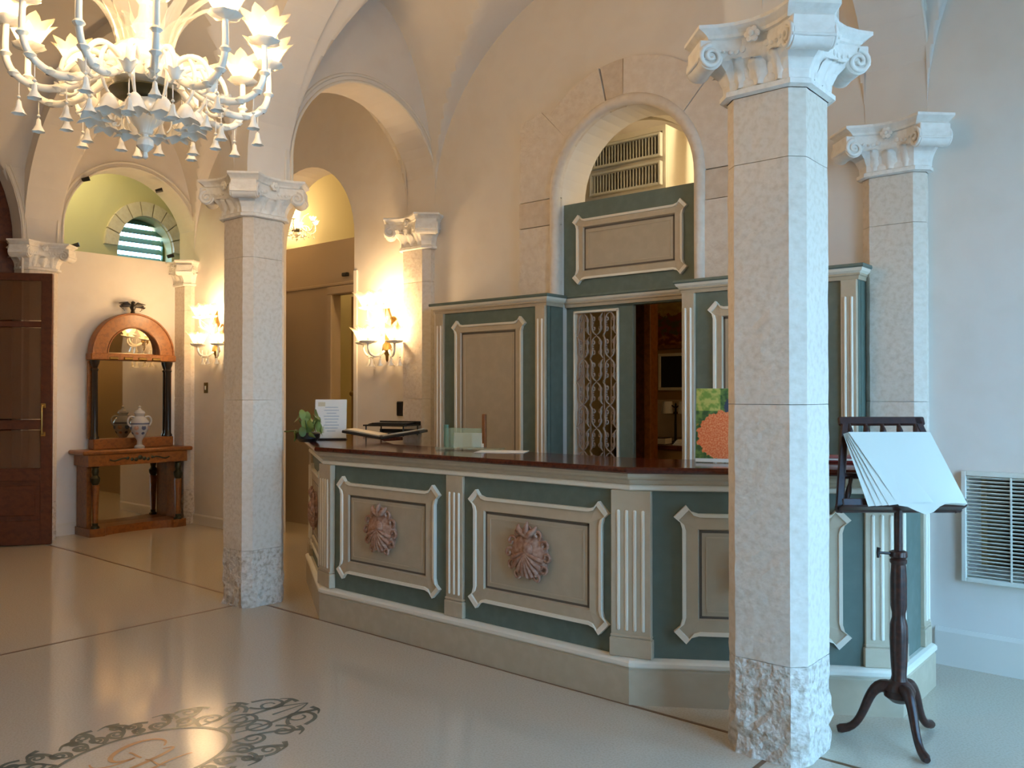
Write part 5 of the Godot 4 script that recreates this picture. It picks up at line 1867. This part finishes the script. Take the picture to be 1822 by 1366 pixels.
# ---------------------------------------------------------------- back office
func build_office() -> void:
	var st := S()
	bx(st, Vector3(-1.6, 2.6, -4.05), Vector3(3.6, 5.2, 0.1))
	struct(st, "wall_office_back", M.office_wall, "ochre back wall of the dim office")
	# barrel vault over it
	st = S()
	st.set_smooth_group(1)
	var a := arc(-1.75, 2.95, 1.64, 1.15, 0, 180, 30)
	for i in 30:
		pg(st, [Vector3(a[i].x, a[i].y, -1.97), Vector3(a[i + 1].x, a[i + 1].y, -1.97), Vector3(a[i + 1].x, a[i + 1].y, -4.0), Vector3(a[i].x, a[i].y, -4.0)], Vector3(-1.75 - a[i].x, 2.5 - a[i].y, 0))
	st.set_smooth_group(-1)
	struct(st, "ceiling_office", M.plaster, "cream barrel vault of the back office")
	# a pale arch rib
	st = S()
	var rb := arc(-2.45, 2.9, 1.0, 1.03, 0, 180, 30)
	rb.append_array(arc(-2.45, 2.9, 0.91, 0.94, 180, 0, 30))
	prism(st, rb, -2.75, -2.62)
	struct(st, "trim_3", M.trim, "pale arch rib behind the air conditioning box")
	# air conditioning box
	var b := thing("air_conditioning_box", "cream air conditioning bulkhead box seen through the stone arch", "air conditioner", Vector3(-2.36, 2.95, -2.75))
	st = S()
	for sg in [-1.0, 1.0]:
		bx(st, Vector3(sg * 0.42, 0.34, -0.011), Vector3(0.02, 0.68, 0.678))
		bx(st, Vector3(0, 0.34 + sg * 0.33, -0.011), Vector3(0.818, 0.02, 0.678))
	part(st, "casing", M.cream, b)
	st = S()
	bx(st, Vector3(0, 0.34, -0.3), Vector3(0.815, 0.635, 0.02))
	part(st, "back_board", M.cream, b)
	st = S()
	for q in [[0.0, 0.657, 0.86, 0.046], [0.065, 0.4075, 0.67, 0.045], [0.0, 0.1, 0.86, 0.2]]:
		bx(st, Vector3(q[0], q[1], 0.34), Vector3(q[2], q[3], 0.02))
	for q in [[-0.35, 0.16], [0.415, 0.03]]:
		bx(st, Vector3(q[0], 0.417, 0.34), Vector3(q[1], 0.434, 0.02))
	part(st, "front_board", M.cream, b)
	air_grille("supply_air_grille", "upper dark slotted supply grille on the cream air box", Vector3(-2.293, 3.47, -2.398), 0.68, 0.19, 22, true, false)
	air_grille("supply_air_grille", "lower dark slotted supply grille on the cream air box", Vector3(-2.293, 3.245, -2.398), 0.68, 0.19, 22, true, false)
	st = S()
	bx(st, Vector3(-1.6, 2.62, -2.98), Vector3(3.58, 0.08, 2.0))
	struct(st, "ceiling_light_block", M.plaster_warm, "flat slab added behind the header board to keep lamp light out of the lower office")  # added slab, blocks the upper lamp so the lower office stays dark
	make_unseen_lamp("small unseen lamp added to light the lower office", Vector3(-0.6, 2.4, -2.7), 0.14, Color(1.0, 0.82, 0.55), 2.58)  # weak lamp added out of view, lights the lower office a little
	# wooden post of an inner doorway
	var po := thing("door_post", "honey brown wooden door post inside the office opening", "post", Vector3(onz(1158, 600, -2.8).x, 0, -2.8))
	st = S()
	bx(st, Vector3(0, 1.2, 0), Vector3(0.07, 2.4, 0.12), Transform3D(), 0.008)
	part(st, "post", M.walnut, po)
	st = S()
	bx(st, Vector3(-0.09, 1.2, 0.0), Vector3(0.1, 2.4, 0.06), Transform3D(), 0.006)
	part(st, "casing", M.door_wood, po)
	# painting
	var zc := -3.99
	var p0 := onz(1166, 622, zc)
	var w := 0.62
	var h := 0.5
	var pt := thing("framed_painting", "framed landscape painting in warm browns on the office wall", "painting", Vector3(p0.x + w * 0.5, p0.y + h * 0.5, zc))
	var img := Image.create(96, 72, false, Image.FORMAT_RGB8)
	var nz := FastNoiseLite.new()
	nz.seed = 5
	nz.frequency = 0.05
	for y in 72:
		for x in 96:
			var n := nz.get_noise_2d(x, y * 1.6) * 1.5
			var c := rgb(196, 168, 96).lerp(rgb(172, 140, 76), clampf(n + 0.5, 0, 1))
			if y > 20 + n * 8:
				c = rgb(136, 66, 36).lerp(rgb(92, 84, 46), clampf(n + 0.5, 0, 1))
			if y > 52 + n * 6:
				c = rgb(110, 40, 28).lerp(rgb(170, 110, 50), clampf(n * 1.4 + 0.3, 0, 1))
			img.set_pixel(x, y, c)
	part(print_quad(w - 0.08, h - 0.08, Transform3D(Basis(), Vector3(0, -h * 0.5 + 0.04, 0.012))), "canvas", print_mat(img), pt)
	for sg in [-1.0, 1.0]:
		st = S()
		bx(st, Vector3(sg * (w * 0.5 - 0.02), 0, 0.012), Vector3(0.04, h, 0.03), Transform3D(), 0.006)
		part(st, "frame_side", M.walnut, pt)
		st = S()
		bx(st, Vector3(0, sg * (h * 0.5 - 0.02), 0.012), Vector3(w - 0.06, 0.04, 0.03), Transform3D(), 0.006)
		part(st, "frame_rail", M.walnut, pt)
	# dark pinboard
	p0 = onz(1176, 692, zc)
	var bo := thing("office_board", "dark board in a pale frame below the office painting", "board", Vector3(p0.x + 0.28, p0.y + 0.17, zc))
	st = S()
	bx(st, Vector3(0, 0, 0.008), Vector3(0.56, 0.34, 0.012))
	part(st, "panel", M.black, bo)
	st = S()
	for sg in [-1.0, 1.0]:
		bx(st, Vector3(0, sg * 0.17, 0.012), Vector3(0.6, 0.03, 0.024), Transform3D(), 0.004)
		bx(st, Vector3(sg * 0.285, 0, 0.012), Vector3(0.03, 0.31, 0.024), Transform3D(), 0.004)
	part(st, "frame", M.cream, bo)
	# filing cabinet, desk and lamp
	var fc := thing("filing_cabinet", "cream filing cabinet against the office wall", "cabinet", Vector3(onz(1195, 760, -3.77).x + 0.14, 0, -3.77))
	st = S()
	bx(st, Vector3(0, 0.72, 0), Vector3(0.62, 1.44, 0.42), Transform3D(), 0.008)
	part(st, "body", M.panel, fc)
	for k in 4:
		st = S()
		bx(st, Vector3(0, 0.2 + 0.35 * k, 0.212), Vector3(0.58, 0.32, 0.012), Transform3D(), 0.004)
		var d := part(st, "drawer", M.panel, fc)
		st = S()
		bx(st, Vector3(0, 0.27 + 0.35 * k, 0.224), Vector3(0.12, 0.02, 0.015), Transform3D(), 0.004)
		part(st, "handle", M.old_brass, d)
	var dk := thing("office_desk", "dark office desk behind the counter opening", "desk", Vector3(-2.3, 0, -3.25))
	st = S()
	bx(st, Vector3(0, 1.03, 0), Vector3(1.1, 0.04, 0.5), Transform3D(), 0.006)
	part(st, "top", M.door_wood, dk)
	for sg in [-1.0, 1.0]:
		st = S()
		bx(st, Vector3(sg * 0.5, 0.505, 0), Vector3(0.05, 1.01, 0.46))
		part(st, "side", M.ebony, dk)
	st = S()
	bx(st, Vector3(0.12, 0.505, 0.2), Vector3(0.7, 1.0, 0.02))
	part(st, "front_panel", M.office_wall, dk)
	var lp := thing("desk_lamp", "black stemmed desk lamp with two white shades in the office", "lamp", Vector3(onz(1202, 760, -3.3).x, 1.05, -3.3))
	st = S()
	lathe(st, [Vector2(0.0, 0.0), Vector2(0.07, 0.0), Vector2(0.07, 0.015), Vector2(0.012, 0.03), Vector2(0.009, 0.36), Vector2(0.0, 0.37)], 14)
	for sg in [-1.0, 1.0]:
		tube(st, [Vector3(0, 0.32, 0), Vector3(sg * 0.05, 0.35, 0), Vector3(sg * 0.085, 0.33, 0)], 0.006, 6)
	part(st, "stem", M.black, lp)
	for sg in [-1.0, 1.0]:
		st = S()
		lathe(st, [Vector2(0.055, 0.27), Vector2(0.045, 0.38), Vector2(0.04, 0.38)], 16, Transform3D(Basis(), Vector3(sg * 0.085, 0, 0)))
		part(st, "shade", M.paper, lp)
	for k in 4:
		var bkx := -2.72 + 0.27 * k
		var it := thing("desk_object", ["black telephone on the office desk", "dark ring binder lying on the office desk", "white paper stack on the office desk", "black ink stand on the office desk"][k], ["telephone", "binder", "paper stack", "ink stand"][k], Vector3(bkx, 1.05, -3.13), [0.3, 0.15, 0.1, 0.0][k])
		it.name = ["telephone", "ring_binder", "paper_stack", "ink_stand"][k]
		st = S()
		if k == 0:
			prism(st, [Vector2(-0.09, 0), Vector2(0.09, 0), Vector2(0.09, 0.03), Vector2(-0.09, 0.08)], -0.09, 0.09)
			part(st, "body", M.black, it)
			st = S()
			tube(st, [Vector3(-0.06, 0.09, -0.08), Vector3(-0.06, 0.105, 0.0), Vector3(-0.06, 0.09, 0.08)], [0.025, 0.015, 0.025], 8)
			part(st, "handset", M.black, it)
		elif k == 1:
			bx(st, Vector3(0, 0.03, 0), Vector3(0.22, 0.06, 0.16), Transform3D(), 0.008)
			part(st, "cover", M.ebony, it)
			st = S()
			bx(st, Vector3(0.006, 0.03, 0), Vector3(0.216, 0.048, 0.162))
			part(st, "pages", M.paper, it)
		elif k == 2:
			for j in 4:
				bx(st, Vector3(0.004 * j, 0.006 + 0.012 * j, 0), Vector3(0.13, 0.01, 0.16), Transform3D(Basis(Vector3.UP, 0.1 * j), Vector3.ZERO))
			part(st, "sheets", M.paper, it)
		else:
			lathe(st, [Vector2(0.0, 0.0), Vector2(0.05, 0.0), Vector2(0.045, 0.05), Vector2(0.02, 0.06), Vector2(0.0, 0.06)], 12)
			part(st, "well", M.black, it)
			st = S()
			tube(st, [Vector3(0, 0.05, 0), Vector3(0.05, 0.16, 0.02)], [0.004, 0.006], 6)
			part(st, "pen", M.ebony, it)
	make_unseen_lamp("round white lamp added out of view to brighten the office vault", Vector3(-1.15, 3.4, -2.75), 0.6, Color(1.0, 0.92, 0.74), 4.1)  # added lamp, hidden from the camera, brightens the upper office

func make_unseen_lamp(label: String, at: Vector3, e: float, c: Color, top := 5.19) -> void:
	var t := thing("unseen_lamp", label, "lamp", at)
	var st := S()
	lathe(st, [Vector2(0.0, -0.1), Vector2(0.06, -0.08), Vector2(0.1, -0.02), Vector2(0.09, 0.05), Vector2(0.04, 0.09), Vector2(0.0, 0.09)], 18)
	var m := mat(Color(1, 0.96, 0.88), 0.5)
	m.emission_enabled = true
	m.emission = c
	m.emission_energy_multiplier = 2.0
	part(st, "globe", m, t)
	st = S()
	tube(st, [Vector3(0, 0.08, 0), Vector3(0, top - at.y, 0)], 0.008, 6)
	part(st, "rod", M.old_brass, t)
	bulb_light(Vector3.ZERO, e, c, t, 0.08)

# ---------------------------------------------------------------- the scene
func _ready() -> void:
	# camera
	var cam := Camera3D.new()
	cam.name = "camera"
	cam.position = CAM
	cam.rotation = Vector3(deg_to_rad(0.643), YAW, 0)
	cam.fov = 48.53
	cam.near = 0.05
	cam.far = 100.0
	add_child(cam)
	cam.current = true
	# daylight
	var we := WorldEnvironment.new()
	we.name = "world_environment"
	var env := Environment.new()
	var sky := Sky.new()
	var ps := ProceduralSkyMaterial.new()
	ps.sky_top_color = Color(0.43, 0.68, 0.90)
	ps.sky_horizon_color = Color(0.69, 0.88, 1.0)
	ps.ground_horizon_color = Color(0.62, 0.66, 0.68)
	ps.ground_bottom_color = Color(0.5, 0.52, 0.52)
	ps.sky_energy_multiplier = 1.0
	sky.sky_material = ps
	env.background_mode = Environment.BG_SKY
	env.sky = sky
	env.background_energy_multiplier = 19.0
	env.tonemap_mode = Environment.TONE_MAPPER_LINEAR
	env.tonemap_exposure = 1.13
	env.sdfgi_enabled = true
	env.ssao_enabled = true
	env.ssil_enabled = true
	we.environment = env
	add_child(we)
	make_materials()
	build_structure()
	# columns
	make_column("tall free stone column standing close in front of the counter panel beside the lectern", Vector3(-0.01, 0, 0), 1, "stone columns of the arcade")
	make_column("free stone column at the far end of the counter beside the potted plant", Vector3(-BAY, 0, 0), 2, "stone columns of the arcade")
	make_column("engaged stone column behind the lectern on the daylit wall", Vector3(0, 0, ZR), 3, "stone columns of the arcade")
	make_column("engaged stone column between the wall sconce and the teal panelling", Vector3(-BAY, 0, ZR), 4, "stone columns of the arcade")
	make_column("engaged stone column beside the wooden door", Vector3(-2 * BAY, 0, 0), 5, "stone columns of the arcade")
	make_column("engaged stone column between the mirror wall and its sconce", Vector3(-2 * BAY, 0, ZR), 6, "stone columns of the arcade")
	build_counter()
	build_cabinets()
	build_office()
	build_doors()
	build_console()
	build_vase()
	glass_meshes()
	chandelier("large blown glass chandelier with flower cups hanging above the floor medallion", Vector3(-1.97, 2.86, 1.80), 12, 1.0, 1.86, 0.21)
	sconce("lit glass sconce on the wall between the passage and the engaged column", Vector3(-4.28, 2.02, ZW), 0.2)
	sconce("lit glass sconce half hidden by the far column near the mirror", Vector3(-7.1, 2.1, ZW), 0.2)
	var p := onz(527, 402, -2.95)
	chandelier("small glass chandelier in the room beyond the passage partition", Vector3(p.x, p.y, -2.95), 6, 0.5, (5.2 - p.y) / 0.5, 0.3)
	make_unseen_lamp("round white lamp in the olive room behind the mirror wall", Vector3(-8.6, 4.3, -0.6), 0.5, Color(1.0, 0.95, 0.7))
	make_unseen_lamp("round white lamp added behind the sconce wall to light the passage partition", Vector3(-4.3, 3.3, -2.2), 0.9, Color(1.0, 0.85, 0.6))  # lamp added behind the wall so that light reaches the partition
	build_lectern()
	build_counter_things()
	build_wall_things()
